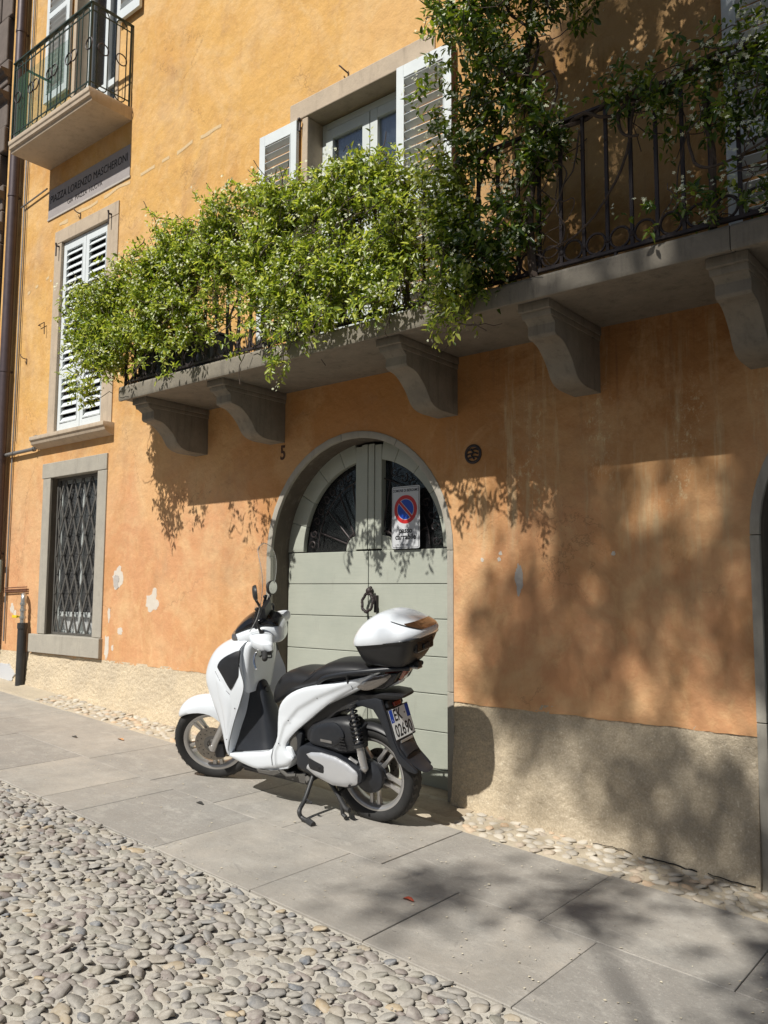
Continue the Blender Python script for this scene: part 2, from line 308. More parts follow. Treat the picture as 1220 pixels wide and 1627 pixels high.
# ------------------------------------------------------------------ mesh helpers
WL = {}
def wl(o): return WL.get(o.name, Vector((0, 0, 0)))
class MB:
    def __init__(s): s.v = []; s.f = []
    def add(s, vs, fs, M=None):
        o = len(s.v)
        for v in vs:
            v = Vector(v); s.v.append(tuple(M @ v) if M is not None else tuple(v))
        s.f += [tuple(o + i for i in f) for f in fs]; return s
    def box(s, x0, x1, y0, y1, z0, z1, M=None):
        return s.add([(x0, y0, z0), (x1, y0, z0), (x1, y1, z0), (x0, y1, z0), (x0, y0, z1), (x1, y0, z1), (x1, y1, z1), (x0, y1, z1)],
                     [(0, 3, 2, 1), (4, 5, 6, 7), (0, 1, 5, 4), (1, 2, 6, 5), (2, 3, 7, 6), (3, 0, 4, 7)], M)
    def prism(s, poly, d0, d1, axis='y', M=None):
        """poly of 2d points extruded along an axis; y: (x,z), x: (y,z), z: (x,y)"""
        mk = {'y': lambda a, b, d: (a, d, b), 'x': lambda a, b, d: (d, a, b), 'z': lambda a, b, d: (a, b, d)}[axis]
        n = len(poly); vs = [mk(a, b, d0) for a, b in poly] + [mk(a, b, d1) for a, b in poly]
        fs = [tuple(range(n)), tuple(range(2 * n - 1, n - 1, -1))] + [(i, (i + 1) % n + 0, (i + 1) % n + n, i + n) for i in range(n)]
        return s.add(vs, fs, M)
    def tube(s, pts, r, n=8, closed=False, M=None, taper=None):
        pts = [Vector(p) for p in pts]; m = len(pts); rings = []; up = None
        for i, p in enumerate(pts):
            a = pts[(i - 1) % m] if (closed or i > 0) else p; b = pts[(i + 1) % m] if (closed or i < m - 1) else p
            t = (b - a).normalized()
            if up is None: up = t.orthogonal().normalized()
            up = (up - t * up.dot(t)); up = up.normalized() if up.length > 1e-6 else t.orthogonal().normalized()
            sd = t.cross(up); rr = r if taper is None else r * (taper[i] if hasattr(taper, '__len__') else 1 + (taper - 1) * i / max(1, m - 1))
            rings.append([p + (up * math.cos(2 * PI * k / n) + sd * math.sin(2 * PI * k / n)) * rr for k in range(n)])
        vs = [v for rg in rings for v in rg]; fs = []
        for i in range(m if closed else m - 1):
            j = (i + 1) % m
            for k in range(n):
                k2 = (k + 1) % n; fs.append((i * n + k, i * n + k2, j * n + k2, j * n + k))
        if not closed: fs += [tuple(range(n - 1, -1, -1)), tuple((m - 1) * n + k for k in range(n))]
        return s.add(vs, fs, M)
    def lathe(s, prof, n=32, M=None, closed=False):
        """profile (r, h) round local z"""
        m = len(prof); vs = []
        for i in range(n):
            a = 2 * PI * i / n
            vs += [(r * math.cos(a), r * math.sin(a), h) for r, h in prof]
        fs = []
        for i in range(n):
            j = (i + 1) % n
            for k in range(m if closed else m - 1):
                k2 = (k + 1) % m; fs.append((i * m + k, j * m + k, j * m + k2, i * m + k2))
        if not closed:
            if prof[0][0] > 1e-5: fs.append(tuple(i * m for i in range(n - 1, -1, -1)))
            if prof[-1][0] > 1e-5: fs.append(tuple(i * m + m - 1 for i in range(n)))
        return s.add(vs, fs, M)
    def loft(s, rings, M=None, caps=True):
        n = len(rings[0]); vs = [p for r in rings for p in r]; fs = []
        for i in range(len(rings) - 1):
            for k in range(n):
                k2 = (k + 1) % n; fs.append((i * n + k, i * n + k2, (i + 1) * n + k2, (i + 1) * n + k))
        if caps: fs += [tuple(range(n - 1, -1, -1)), tuple((len(rings) - 1) * n + k for k in range(n))]
        return s.add(vs, fs, M)
    def ball(s, c, r, n=12, m=8, sc=(1, 1, 1)):
        prof = [(math.sin(PI * i / m) * r, -math.cos(PI * i / m) * r) for i in range(m + 1)]
        return s.lathe(prof, n, Matrix.Translation(c) @ Matrix.Diagonal((*sc, 1)))
    def mesh(s, name, material, smooth=False, bevel=0, seg=2, merge=True, recenter=None):
        me = bpy.data.meshes.new(name); me.from_pydata(s.v, [], s.f)
        bm = bmesh.new(); bm.from_mesh(me)
        if merge: bmesh.ops.remove_doubles(bm, verts=bm.verts, dist=1e-5)
        bmesh.ops.recalc_face_normals(bm, faces=bm.faces)
        if bevel:
            ed = [e for e in bm.edges if len(e.link_faces) == 2 and e.calc_face_angle(0) > R(25)]
            bmesh.ops.bevel(bm, geom=ed, offset=bevel, segments=seg, affect='EDGES', profile=0.5, clamp_overlap=True)
        if smooth:
            for f in bm.faces: f.smooth = True
            lim = R(smooth if smooth is not True else 38)
            for e in bm.edges:
                if len(e.link_faces) == 2 and e.calc_face_angle(0) > lim: e.smooth = False
        bm.to_mesh(me); bm.free(); me.materials.append(material); return me
    def build(s, name, material, parent=None, smooth=False, bevel=0, seg=2, local=False, merge=True, **tags):
        me = s.mesh(name, material, smooth, bevel, seg, merge)
        return put(me, name, parent, local, **tags)
def put(me, name, parent=None, local=False, **tags):
    o = bpy.data.objects.new(name, me); C.objects.link(o)
    n = len(me.vertices); co = np.empty(n * 3, 'f'); me.vertices.foreach_get('co', co); co = co.reshape(-1, 3)
    lo, hi = co.min(0), co.max(0); c = np.array([(lo[0] + hi[0]) / 2, (lo[1] + hi[1]) / 2, lo[2]], 'f')
    co -= c; me.vertices.foreach_set('co', co.ravel()); me.update()
    cw = Vector([float(q) for q in c])
    o.location = cw - (wl(parent) if parent else Vector((0, 0, 0)))
    if parent: o.parent = parent
    WL[o.name] = cw
    for k, v in tags.items(): o[k] = v
    return o
def inst(me, name, loc, parent=None, rot=None, scale=None, **tags):
    o = bpy.data.objects.new(name, me); C.objects.link(o)
    o.location = Vector(loc) - (wl(parent) if parent else Vector((0, 0, 0)))
    if rot is not None: o.rotation_euler = rot
    if scale is not None: o.scale = scale
    if parent: o.parent = parent
    WL[o.name] = Vector(loc)
    for k, v in tags.items(): o[k] = v
    return o
def empty(name, loc, label, cat, **tags):
    o = bpy.data.objects.new(name, None); C.objects.link(o); o.location = loc; o.empty_display_size = 0.1
    o['label'] = label; o['category'] = cat; WL[o.name] = Vector(loc)
    for k, v in tags.items(): o[k] = v
    return o
def inside(poly, x, y):
    c = False; n = len(poly); j = n - 1
    for i in range(n):
        xi, yi = poly[i]; xj, yj = poly[j]
        if (yi > y) != (yj > y) and x < (xj - xi) * (y - yi) / (yj - yi) + xi: c = not c
        j = i
    return c
def edge_dist(poly, x, y):
    d = 1e9; n = len(poly)
    for i in range(n):
        ax, ay = poly[i]; bx, by = poly[(i + 1) % n]; dx, dy = bx - ax, by - ay
        L = dx * dx + dy * dy; t = max(0, min(1, ((x - ax) * dx + (y - ay) * dy) / L)) if L else 0
        d = min(d, math.hypot(x - ax - t * dx, y - ay - t * dy))
    return d
def smooth_poly(pts, k=4):
    """closed catmull-rom through the points"""
    n = len(pts); out = []
    for i in range(n):
        p0, p1, p2, p3 = (Vector(pts[(i + q) % n]) for q in (-1, 0, 1, 2))
        for j in range(k):
            t = j / k
            out.append(tuple(0.5 * ((2 * p1) + (-p0 + p2) * t + (2 * p0 - 5 * p1 + 4 * p2 - p3) * t * t + (-p0 + 3 * p1 - 3 * p2 + p3) * t ** 3)))
    return out
def smooth_open(pts, k=6):
    pts = [Vector(p) for p in pts]; n = len(pts); out = []
    for i in range(n - 1):
        p0 = pts[max(0, i - 1)]; p1 = pts[i]; p2 = pts[i + 1]; p3 = pts[min(n - 1, i + 2)]
        for j in range(k):
            t = j / k
            out.append(0.5 * ((2 * p1) + (-p0 + p2) * t + (2 * p0 - 5 * p1 + 4 * p2 - p3) * t * t + (-p0 + 3 * p1 - 3 * p2 + p3) * t ** 3))
    out.append(pts[-1]); return out
def text(name, s, size, M, material, parent, extrude=0.0006, sx=1.0, bold=0.0, align='CENTER', local=False, space=1.0, **tags):
    cu = bpy.data.curves.new(name, 'FONT'); cu.body = s; cu.size = size; cu.extrude = extrude; cu.align_x = align; cu.align_y = 'CENTER'
    cu.offset = bold; cu.resolution_u = 3; cu.space_character = space
    o = bpy.data.objects.new('tmp_text', cu); C.objects.link(o)
    dg = bpy.context.evaluated_depsgraph_get(); dg.update()
    me = bpy.data.meshes.new_from_object(o.evaluated_get(dg)); bpy.data.objects.remove(o)
    me.transform(M @ Matrix.Diagonal((sx, 1, 1, 1))); me.materials.clear(); me.materials.append(material); me.name = name
    return put(me, name, parent, **tags)
def wallM(x, y, z):  # text facing the street
    return Matrix.Translation((x, y, z)) @ Matrix.Rotation(PI / 2, 4, 'X')

# ================================================================== GROUND
SX0, SX1 = -60.0, 60.0
def slope_sheet(name, x0, x1, y0, y1, dz, material, kind='structure', nx=1, ny=1, bumpy=0.0):
    m = MB(); vs = []; fs = []
    for i in range(nx + 1):
        for j in range(ny + 1):
            x = x0 + (x1 - x0) * i / nx; y = y0 + (y1 - y0) * j / ny
            h = bumpy * noise.noise((x * 3, y * 3, 5.0)) + bumpy * 0.6 * noise.noise((x * 11, y * 11, 9.0)) if bumpy else 0
            vs.append((x, y, gz(x) + dz + h))
    for i in range(nx):
        for j in range(ny):
            a = i * (ny + 1) + j; fs.append((a, a + ny + 1, a + ny + 2, a + 1))
    m.add(vs, fs); return m.build(name, material, smooth=True, merge=False, kind=kind)
ground = slope_sheet('ground', -400, 400, -400, 60, -0.04, noisy('low_bounce_ground', (0.075, 0.07, 0.065), (0.11, 0.10, 0.09), 2, 0.95, 0.4, 60), 'structure')  # unseen ground beyond the road, darkened to cut bounced light
pavement = slope_sheet('pavement', -40, 30, -1.86, 0.3, -0.012, M_mortar, nx=2, ny=1)
road = slope_sheet('cobbled_road', -8.5, 2.0, -5.2, -1.862, -0.006, M_mortar, nx=420, ny=150, bumpy=0.009)

# paving slabs in two courses
slab_i = 0
def make_slabs():
    rows = [(-1.852, -1.122, [2.0, 1.1, 0.3, -0.55, -1.64, -2.36, -3.07, -3.84, -4.65, -5.03, -5.78, -6.76, -7.55, -8.35, -9.2, -10.1, -11]),
            (-1.119, -0.345, [2.4, 1.5, 0.75, -0.15, -1.07, -1.925, -2.86, -3.62, -4.25, -4.925, -5.69, -6.55, -7.38, -8.2, -9.1, -10, -11])]
    rnd = random.Random(3)
    for ri, (y0, y1, xs) in enumerate(rows):
        for a, b in zip(xs[:-1], xs[1:]):
            x1, x0 = a - 0.0022, b + 0.0022; m = MB(); j0 = rnd.uniform(-0.0025, 0.002); j = [j0 + rnd.uniform(-0.0012, 0.0012) for _ in range(4)]
            ya = y0 + rnd.uniform(-0.004, 0.004) if ri == 0 else y0
            yb = y1 + (rnd.uniform(-0.012, 0.012) if ri == 1 else 0)
            c = [(x0, ya), (x1, ya), (x1, yb), (x0, yb)]
            vs = [(x, y, gz(x) - 0.06) for x, y in c] + [(x, y, gz(x) + j[i]) for i, (x, y) in enumerate(c)]
            m.add(vs, [(0, 3, 2, 1), (4, 5, 6, 7), (0, 1, 5, 4), (1, 2, 6, 5), (2, 3, 7, 6), (3, 0, 4, 7)])
            m.build('paving_slab', M_slab, pavement, bevel=0.0035, seg=2)
make_slabs()

def stone_mesh(name, material, seed, sub=2, flat=0.55):
    bm = bmesh.new(); bmesh.ops.create_icosphere(bm, subdivisions=sub, radius=1.0)
    for v in bm.verts:
        d = 1 + 0.42 * noise.noise(v.co * 1.2 + Vector((seed * 7.3, 2, 1))) + 0.12 * noise.noise(v.co * 2.8 + Vector((seed, 5, 2)))
        v.co = v.co * d
        v.co.z *= flat
    bmesh.ops.delete(bm, geom=[f for f in bm.faces if f.calc_center_median().z < -0.25], context='FACES')
    for f in bm.faces: f.smooth = True
    me = bpy.data.meshes.new(name); bm.to_mesh(me); bm.free(); me.materials.append(material); return me
def scatter(x0, x1, y0, y1, rmin, rmax, tries, rnd, ax=1.5, tight=0.86, bias=2.0):
    out = []; cell = rmax * 2.2; grid = {}
    for t in range(tries):
        f = 1 - t / tries
        r = rmin + (rmax - rmin) * (f ** bias) * rnd.uniform(0.6, 1.0)
        x = rnd.uniform(x0, x1); y = rnd.uniform(y0 + r * 0.7, y1 - r * 0.7)
        gx, gy = int(x / ax // cell), int(y // cell); ok = True
        for i in (-1, 0, 1):
            for j in (-1, 0, 1):
                for (px, py, pr) in grid.get((gx + i, gy + j), ()):
                    if math.hypot((x - px) / ax, y - py) < (r + pr) * tight: ok = False; break
                if not ok: break
            if not ok: break
        if ok: grid.setdefault((gx, gy), []).append((x, y, r)); out.append((x, y, r))
    return out
def make_cobbles():
    rnd = random.Random(11)
    protos = [stone_mesh('cobblestone', M_cobble, k) for k in range(10)]
    pts = scatter(-7.6, 0.6, -5.2, -1.872, 0.010, 0.035, 160000, rnd, 1.45, 0.80, 0.9)
    cx, cy = 0.0, -4.6
    def vis(x, y):
        d = Vector((x - cx, y - cy, gz(x) - 1.5)); z = d.dot(fw)
        if z < 0.3: return None
        return (abs(d.dot(rt) / z) < 0.50 and d.dot(dn) / z < 0.66), z
    cand = []
    for x, y, r in pts:
        v = vis(x, y)
        if v is None: continue
        cand.append((v[0], r / v[1], x, y, r))
    cand.sort(key=lambda c: (-c[0], -c[1]))
    tv = []; tf = []; off = 0
    pc = [(np.array([v.co[:] for v in p.vertices]), [tuple(f.vertices) for f in p.polygons]) for p in protos]
    for i, (vv, _, x, y, r) in enumerate(cand):
        k = rnd.randrange(10); ang = rnd.gauss(0.12, 0.42) + (PI if rnd.random() < 0.5 else 0)
        el = rnd.uniform(1.15, 1.85); sx, sy, sz = r * el, r * rnd.uniform(0.80, 1.0), r * rnd.uniform(0.60, 1.10)
        tx, ty = rnd.gauss(0, 0.22), rnd.gauss(0, 0.2) + 0.0625
        z = gz(x) - r * 0.20
        if i < 300:
            inst(protos[k], 'cobblestone', (x, y, z), road, (tx, ty, ang), (sx, sy, sz))
        else:
            from_e = (Matrix.Translation((x, y, z)) @ Matrix.Rotation(ang, 4, 'Z') @ Matrix.Rotation(ty, 4, 'Y') @ Matrix.Rotation(tx, 4, 'X') @ Matrix.Diagonal((sx, sy, sz, 1)))
            A = np.array(from_e); co = pc[k][0] @ A[:3, :3].T + A[:3, 3]
            tv.append(co); tf += [tuple(q + off for q in f) for f in pc[k][1]]; off += len(co)
    g = stone_mesh('grit', M_cobble, 77, 1, 0.7); gco = np.array([v.co[:] for v in g.vertices]); gf = [tuple(f.vertices) for f in g.polygons]; gv = []; gff = []; go = 0
    for i in range(5200):
        x = rnd.uniform(-6.3, 0.0); y = rnd.uniform(-3.6, -1.87)
        q = rnd.uniform(0.0022, 0.0065); A = np.diag([q * rnd.uniform(.8, 1.5), q, q * .8]); ang = rnd.uniform(0, PI); Rz = np.array([[math.cos(ang), -math.sin(ang), 0], [math.sin(ang), math.cos(ang), 0], [0, 0, 1]])
        gv.append(gco @ (Rz @ A).T + np.array([x, y, gz(x) + 0.001])); gff += [tuple(k_ + go for k_ in f) for f in gf]; go += len(gco)
    gm = bpy.data.meshes.new('grit'); gm.from_pydata(np.concatenate(gv).tolist(), [], gff); gm.materials.append(M_cobble); put(gm, 'grit', road, kind='stuff')
    me = bpy.data.meshes.new('cobblestone_field'); me.from_pydata(np.concatenate(tv).tolist(), [], tf)
    me.polygons.foreach_set('use_smooth', [True] * len(me.polygons)); me.materials.append(M_cobble)
    put(me, 'cobblestone_field', road, kind='stuff')
make_cobbles()

def make_pebble_strip():
    rnd = random.Random(5)
    m = MB(); vs = []; fs = []; nx, ny = 420, 14
    for i in range(nx + 1):
        for j in range(ny + 1):
            x = -9.8 + 9.2 * i / nx; t = j / ny; y = -0.345 + 0.36 * t
            h = 0.004 + 0.030 * t * t + 0.006 * noise.noise((x * 9, y * 9, 1)) + 0.005 * noise.noise((x * 31, y * 31, 3)) - (0.012 if j == 0 else 0)
            vs.append((x, y, gz(x) + h))
    for i in range(nx):
        for j in range(ny):
            a = i * (ny + 1) + j; fs.append((a, a + ny + 1, a + ny + 2, a + 1))
    m.add(vs, fs)
    st = m.build('pebble_gutter', noisy('cream_mortar', (0.50, 0.43, 0.32), (0.40, 0.345, 0.265), 7, 0.95, 0.7, 50, 0.01), smooth=True, merge=False, kind='structure')
    protos = [stone_mesh('pebble', M_pebble, 40 + k, 1 if k > 4 else 2, 0.6) for k in range(6)]
    pts = scatter(-2.98, -1.0, -0.34, -0.015, 0.014, 0.034, 2600, rnd, 1.3, 0.92, 0.8)
    pts = sorted(pts, key=lambda p: -p[2])[:150]
    p2 = scatter(-9.4, -4.95, -0.33, -0.03, 0.018, 0.036, 4200, rnd, 1.3, 0.95, 0.6)
    p2 = sorted(p2, key=lambda p: -p[0])[:148]
    rest = sorted(p2, key=lambda p: -p[0])[148:]
    for x, y, r in pts + p2:
        t = (y + 0.345) / 0.36
        inst(protos[rnd.randrange(6)], 'pebble', (x, y, gz(x) + 0.004 + 0.030 * t * t - r * 0.05), st, (rnd.gauss(0, .15), rnd.gauss(0, .15), rnd.uniform(-.6, .6)),
             (r * rnd.uniform(1.05, 1.5), r, r * rnd.uniform(0.6, 0.9)))
make_pebble_strip()

# ================================================================== BUILDING
B = empty('ochre_townhouse', (-4.0, 0.4, 0.05), 'ochre plastered town house with an arched sage green door and long stone balcony', 'building')
ARC = (-4.08, 1.77, 0.918)          # arch centre x, springing z, outer radius
ARC2 = (-0.335, 1.80, 0.918)
def arch_pts(cx, cz, r, zb, n=40):
    return [(cx - r, zb)] + [(cx + r * math.cos(a), cz + r * math.sin(a)) for a in [PI - PI * i / n for i in range(n + 1)]] + [(cx + r, zb)]
def rect(x0, x1, z0, z1): return [(x0, z0), (x0, z1), (x1, z1), (x1, z0)]
def wall():
    rnd = random.Random(2)
    top = 9.6; x0, x1 = -9.86, 6.0
    # lower outline follows the jagged plaster edge, dipping to the ground inside doorways
    bot = []
    def jag(a, b):
        n = int((b - a) / 0.035); r = []
        for i in range(n + 1):
            x = a + (b - a) * i / n
            r.append((x, 0.775 - 0.0055 * (x + 6) + 0.010 * noise.noise((x * 5, 0, 0)) + 0.006 * noise.noise((x * 31, 3, 0))))
        return r
    a1 = [p for p in arch_pts(*ARC, gz(-4) - 0.2)]; a2 = [p for p in arch_pts(*ARC2, -0.2)]
    bot = jag(x0, ARC[0] - ARC[2] - 0.001) + [p for p in a1 if p[1] > 0.6][0:] 
    bot = [p for p in bot]
    bot += jag(ARC[0] + ARC[2] + 0.001, ARC2[0] - ARC2[2] - 0.001) + [p for p in a2 if p[1] > 0.6] + jag(ARC2[0] + ARC2[2] + 0.001, x1)
    outer = bot + [(x1, top), (x0, top)]
    holes = [rect(-8.60, -7.40, 0.84, 2.84), rect(-8.56, -7.42, 3.12, 5.50), rect(-4.64, -3.48, 3.15, 5.42), rect(-0.81, 0.35, 3.15, 5.42),
             rect(-8.36, -7.48, 6.45, 8.75), rect(2.2, 3.3, 3.15, 5.42)]
    polys = [[Vector((a, b, 0)) for a, b in outer]] + [[Vector((a, b, 0)) for a, b in h] for h in holes]
    tris = tessellate_polygon(polys); flat = [p for pl in polys for p in pl]
    m = MB(); m.add([(p.x, 0.0, p.y) for p in flat], [tuple(t) for t in tris])
    o = 0; m2 = MB()
    for pl in polys:       # thickness of the plaster and the wall behind it round every opening
        n = len(pl)
        vs = [(p.x, 0.0, p.y) for p in pl] + [(p.x, 0.022 if pl is polys[0] else 0.30, p.y) for p in pl]
        m.add(vs, [(i, (i + 1) % n, (i + 1) % n + n, i + n) for i in range(n)])
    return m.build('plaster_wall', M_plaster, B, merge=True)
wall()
# body of the house behind the plaster (masonry backing, roof edge)
bk = MB(); bk.box(-9.86, 6.0, 0.55, 8.0, -0.3, 9.6); bk.build('masonry', M_stone_warm, B)
rf = MB(); rf.box(-9.9, 6.2, -0.55, 8.4, 9.6, 9.72); rf.build('eaves', M_dark_stone, B)
def plinth(x0, x1):
    m = MB(); nx = int((x1 - x0) / 0.012); nz = 66; vs = []; fs = []
    for i in range(nx + 1):
        x = x0 + (x1 - x0) * i / nx; zb = gz(x) - 0.05; zt = 0.80
        for j in range(nz + 1):
            z = zb + (zt - zb) * j / nz
            h = 0.010 * noise.noise((x * 5, 1, z * 5)) + 0.0055 * noise.noise((x * 27, 2, z * 27)) + 0.0055 * noise.noise((x * 66, 3, z * 66))
            batter = 0.05 * max(0, 1 - (z - gz(x)) / 0.62) ** 1.4
            vs.append((x, 0.006 - h - batter, z))
    for i in range(nx):
        for j in range(nz):
            a = i * (nz + 1) + j; fs.append((a, a + nz + 1, a + nz + 2, a + 1))
    m.add(vs, fs)
    m.add([(x1, -0.045, gz(x1) - 0.05), (x1, 0.2, gz(x1) - 0.05), (x1, 0.2, 0.8), (x1, 0.004, 0.8), (x1, 0.0, 0.6)], [(0, 1, 2, 3, 4)])
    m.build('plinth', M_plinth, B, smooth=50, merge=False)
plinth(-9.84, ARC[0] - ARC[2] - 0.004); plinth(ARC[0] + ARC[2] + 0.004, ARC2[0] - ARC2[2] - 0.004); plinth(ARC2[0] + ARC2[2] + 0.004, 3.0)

# arch stones
def arch_stones(cx, cz, ro, zb, joints):
    ri = ro - 0.046
    def seg(a0, a1, nm):
        m = MB(); n = 10; y0, y1 = -0.007, 0.24
        rings = []
        for i in range(n + 1):
            a = a0 + (a1 - a0) * i / n; ca, sa = math.cos(a), math.sin(a)
            k = 0.0009 * noise.noise((a * 9, cx, 0))
            rings.append([(cx + (ri + k) * ca, y0, cz + (ri + k) * sa), (cx + (ro + 0.004) * ca, y0, cz + (ro + 0.004) * sa),
                          (cx + (ro + 0.004) * ca, 0.024, cz + (ro + 0.004) * sa), (cx + (ri + k) * ca, 0.024, cz + (ri + k) * sa)])
        m.loft(rings); m.build('arch_stone', M_stone, B, smooth=30, bevel=0.003)
    g = 0.002
    for a0, a1 in zip(joints[:-1], joints[1:]): seg(a0 + g, a1 - g, 'arch_stone')
    for sgn in (-1, 1):
        xa, xb = sorted((cx + sgn * ri, cx + sgn * (ro + 0.004)))
        for z0, z1 in ((zb, 0.82), (0.824, cz - 0.002)):
            m = MB(); m.box(xa, xb, -0.007, 0.024, z0, z1); m.build('jamb_stone', M_stone, B, bevel=0.004)
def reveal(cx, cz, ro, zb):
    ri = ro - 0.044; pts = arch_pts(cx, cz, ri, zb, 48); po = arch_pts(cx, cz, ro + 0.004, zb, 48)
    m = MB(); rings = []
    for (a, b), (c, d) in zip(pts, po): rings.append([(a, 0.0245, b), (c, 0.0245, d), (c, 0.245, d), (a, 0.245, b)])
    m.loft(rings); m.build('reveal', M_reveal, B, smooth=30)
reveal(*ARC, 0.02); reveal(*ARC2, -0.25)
arch_stones(*ARC, 0.02, [0, R(62), R(97), PI]); arch_stones(*ARC2, -0.25, [0, R(60), R(120), PI])

# doors
def garage_door(cx, cz, zb, ro, full=True):
    ri = ro - 0.046; yd = 0.195; D = MB()
    rg = 0.700                                                # glass radius
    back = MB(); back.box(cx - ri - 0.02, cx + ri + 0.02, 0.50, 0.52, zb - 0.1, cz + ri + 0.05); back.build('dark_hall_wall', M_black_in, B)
    for sgn in (-1, 1):
        leaf = MB()
        # meeting stile and outer stile strip as the leaf's own mesh
        a, b = sorted((cx + sgn * 0.004, cx + sgn * 0.062)); leaf.box(a, b, yd - 0.012, yd + 0.05, cz + 0.04, cz + ri - 0.02)
        a, b = sorted((cx + sgn * 0.064, cx + sgn * 0.13)); leaf.box(a, b, yd - 0.004, yd + 0.05, cz + 0.04, cz + ri - 0.03)
        L = leaf.build('door_leaf', M_door, B, bevel=0.003)
        zs = [cz + 0.03, 1.545, 1.295, 1.03, 0.77, 0.51, 0.255, zb]
        for i in range(len(zs) - 1):
            m = MB(); a, b = sorted((cx + sgn * 0.0035, cx + sgn * (ri - 0.004)))
            last = i == len(zs) - 2
            m.box(a, b, yd - (0.014 if last else 0.0), yd + 0.045, zs[i + 1] + 0.0024, zs[i] - 0.0024)
            m.build('plank', M_door, L, bevel=0.004)
        # curved head pieces round the lunette
        aa = [R(0), R(17), R(34), R(52), R(69), R(80.6)]
        aa = aa if sgn > 0 else [PI - q for q in aa]
        for p, q in zip(aa[:-1], aa[1:]):
            m = MB(); rings = []
            for i in range(7):
                t = p + (q - p) * (i / 6) ; t += (0.0022 if q > p else -0.0022) * (1 if i == 0 else -1 if i == 6 else 0)
                zoff = 0.035
                rings.append([(cx + r * math.cos(t), y, cz + zoff + r * math.sin(t) * (1 if r < 0.8 else 0.965)) for r, y in ((rg, yd), (ri + 0.012, yd), (ri + 0.012, yd + 0.045), (rg, yd + 0.045))])
            m.loft(rings); m.build('head_board', M_door, L, smooth=30, bevel=0.003)
        # pane and ironwork
        gl = MB(); gl.prism([(cx + sgn * 0.13, cz + 0.035)] + [(cx + (rg + 0.01) * math.cos(t), cz + 0.035 + (rg + 0.01) * math.sin(t)) for t in ([R(q) for q in range(0, 80, 8)] if sgn > 0 else [PI - R(q) for q in range(0, 80, 8)])] + [(cx + sgn * 0.13, cz + 0.035 + 0.69)], yd + 0.06, yd + 0.064)
        gl.build('pane', M_glass, L)
        ms = MB()
        for i in range(60):
            x = cx + sgn * (0.135 + i * 0.0098); h = math.sqrt(max(0, rg ** 2 - (x - cx) ** 2))
            if h > 0.01: ms.box(x - 0.0009, x + 0.0009, yd + 0.048, yd + 0.050, cz + 0.035, cz + 0.035 + h)
        for j in range(70):
            h = j * 0.0098; wv = math.sqrt(max(0, rg ** 2 - h * h))
            if wv > 0.14:
                a, b = sorted((cx + sgn * 0.13, cx + sgn * wv)); ms.box(a, b, yd + 0.0505, yd + 0.0520, cz + 0.035 + h - 0.0009, cz + 0.035 + h + 0.0009)
        ms.build('wire_mesh', M_mesh, L, merge=False, kind='stuff')
        ir = MB(); hx, hz = cx + sgn * 0.16, cz + 0.045
        ir.tube([(cx + sgn * (0.135 + 0.115 * math.cos(t)), yd + 0.03, hz + 0.13 * math.sin(t)) for t in [PI / 2 * i / 8 for i in range(9)]], 0.008, 6)
        for q in (16, 36, 54, 70):
            t = R(q); ca, sa = math.cos(t), math.sin(t)
            ir.tube([(cx + sgn * (0.05 + 0.20 * ca), yd + 0.03, hz + 0.12 * sa + 0.01), (cx + sgn * rg * 0.80 * ca, yd + 0.03, cz + 0.035 + rg * 0.80 * sa)], 0.0065, 6)
        def scroll(px, pz, a0, d, s0):
            pts = []
            for i in range(15):
                t = i / 14; rr = s0 * (1 - 0.72 * t); a = a0 + d * t * 2.4 * PI * 0.8
                pts.append((px + rr * math.cos(a), yd + 0.03, pz + rr * math.sin(a)))
            ir.tube(pts, 0.0052, 5)
        for q in range(5, 80, 9):
            t = R(q); r = rg * 0.89
            if r * math.cos(t) < 0.17: continue
            px, pz = cx + sgn * r * math.cos(t), cz + 0.035 + r * math.sin(t)
            scroll(px, pz, t if sgn > 0 else PI - t, 1 if (q // 9) % 2 else -1, 0.038)
        ir.tube([(cx + sgn * rg * 0.80 * math.cos(R(q)), yd + 0.03, cz + 0.035 + rg * 0.80 * math.sin(R(q))) for q in range(3, 79, 5)], 0.005, 5)
        ir.build('fan_grille', M_iron, L, smooth=True)
    # quarter discs at the hub
    for sgn in (-1, 1):
        m = MB(); m.prism([(cx + sgn * 0.128, cz + 0.03)] + [(cx + sgn * (0.128 + 0.105 * math.cos(t)), cz + 0.03 + 0.115 * math.sin(t)) for t in [PI / 2 * i / 8 for i in range(9)]], yd + 0.006, yd + 0.045)
        m.build('hub_board', M_door, B, bevel=0.002)
garage_door(*ARC[:2], 0.075, ARC[2]); garage_door(*ARC2[:2], -0.1, ARC2[2])
# threshold
th = MB(); n = 26; vs = []
rings = []
for i in range(n + 1):
    x = -5.0 + 2.02 * i / n; k = 0.012 * noise.noise((x * 4, 0, 0)); end = 0.03 * (1 if i in (0, n) else 0)
    zt = max(gz(x) + 0.045, 0.062 + 0.0 * x) + 0.006 * noise.noise((x * 9, 2, 0)) if True else 0
    zt = gz(x) * 0.5 + 0.055 + 0.005 * noise.noise((x * 9, 2, 0))
    zt = max(zt, gz(x) + 0.02)
    rings.append([(x, 0.26, -0.1), (x, 0.26, zt + 0.02), (x, 0.02, zt + 0.012), (x, -0.17 + end + k, zt), (x, -0.225 + end + k, zt - 0.018), (x, -0.245 + end + k * 1.4, gz(x) - 0.05), (x, -0.2, -0.1)])
th.loft(rings); th.build('threshold_step', M_threshold, B, smooth=30)
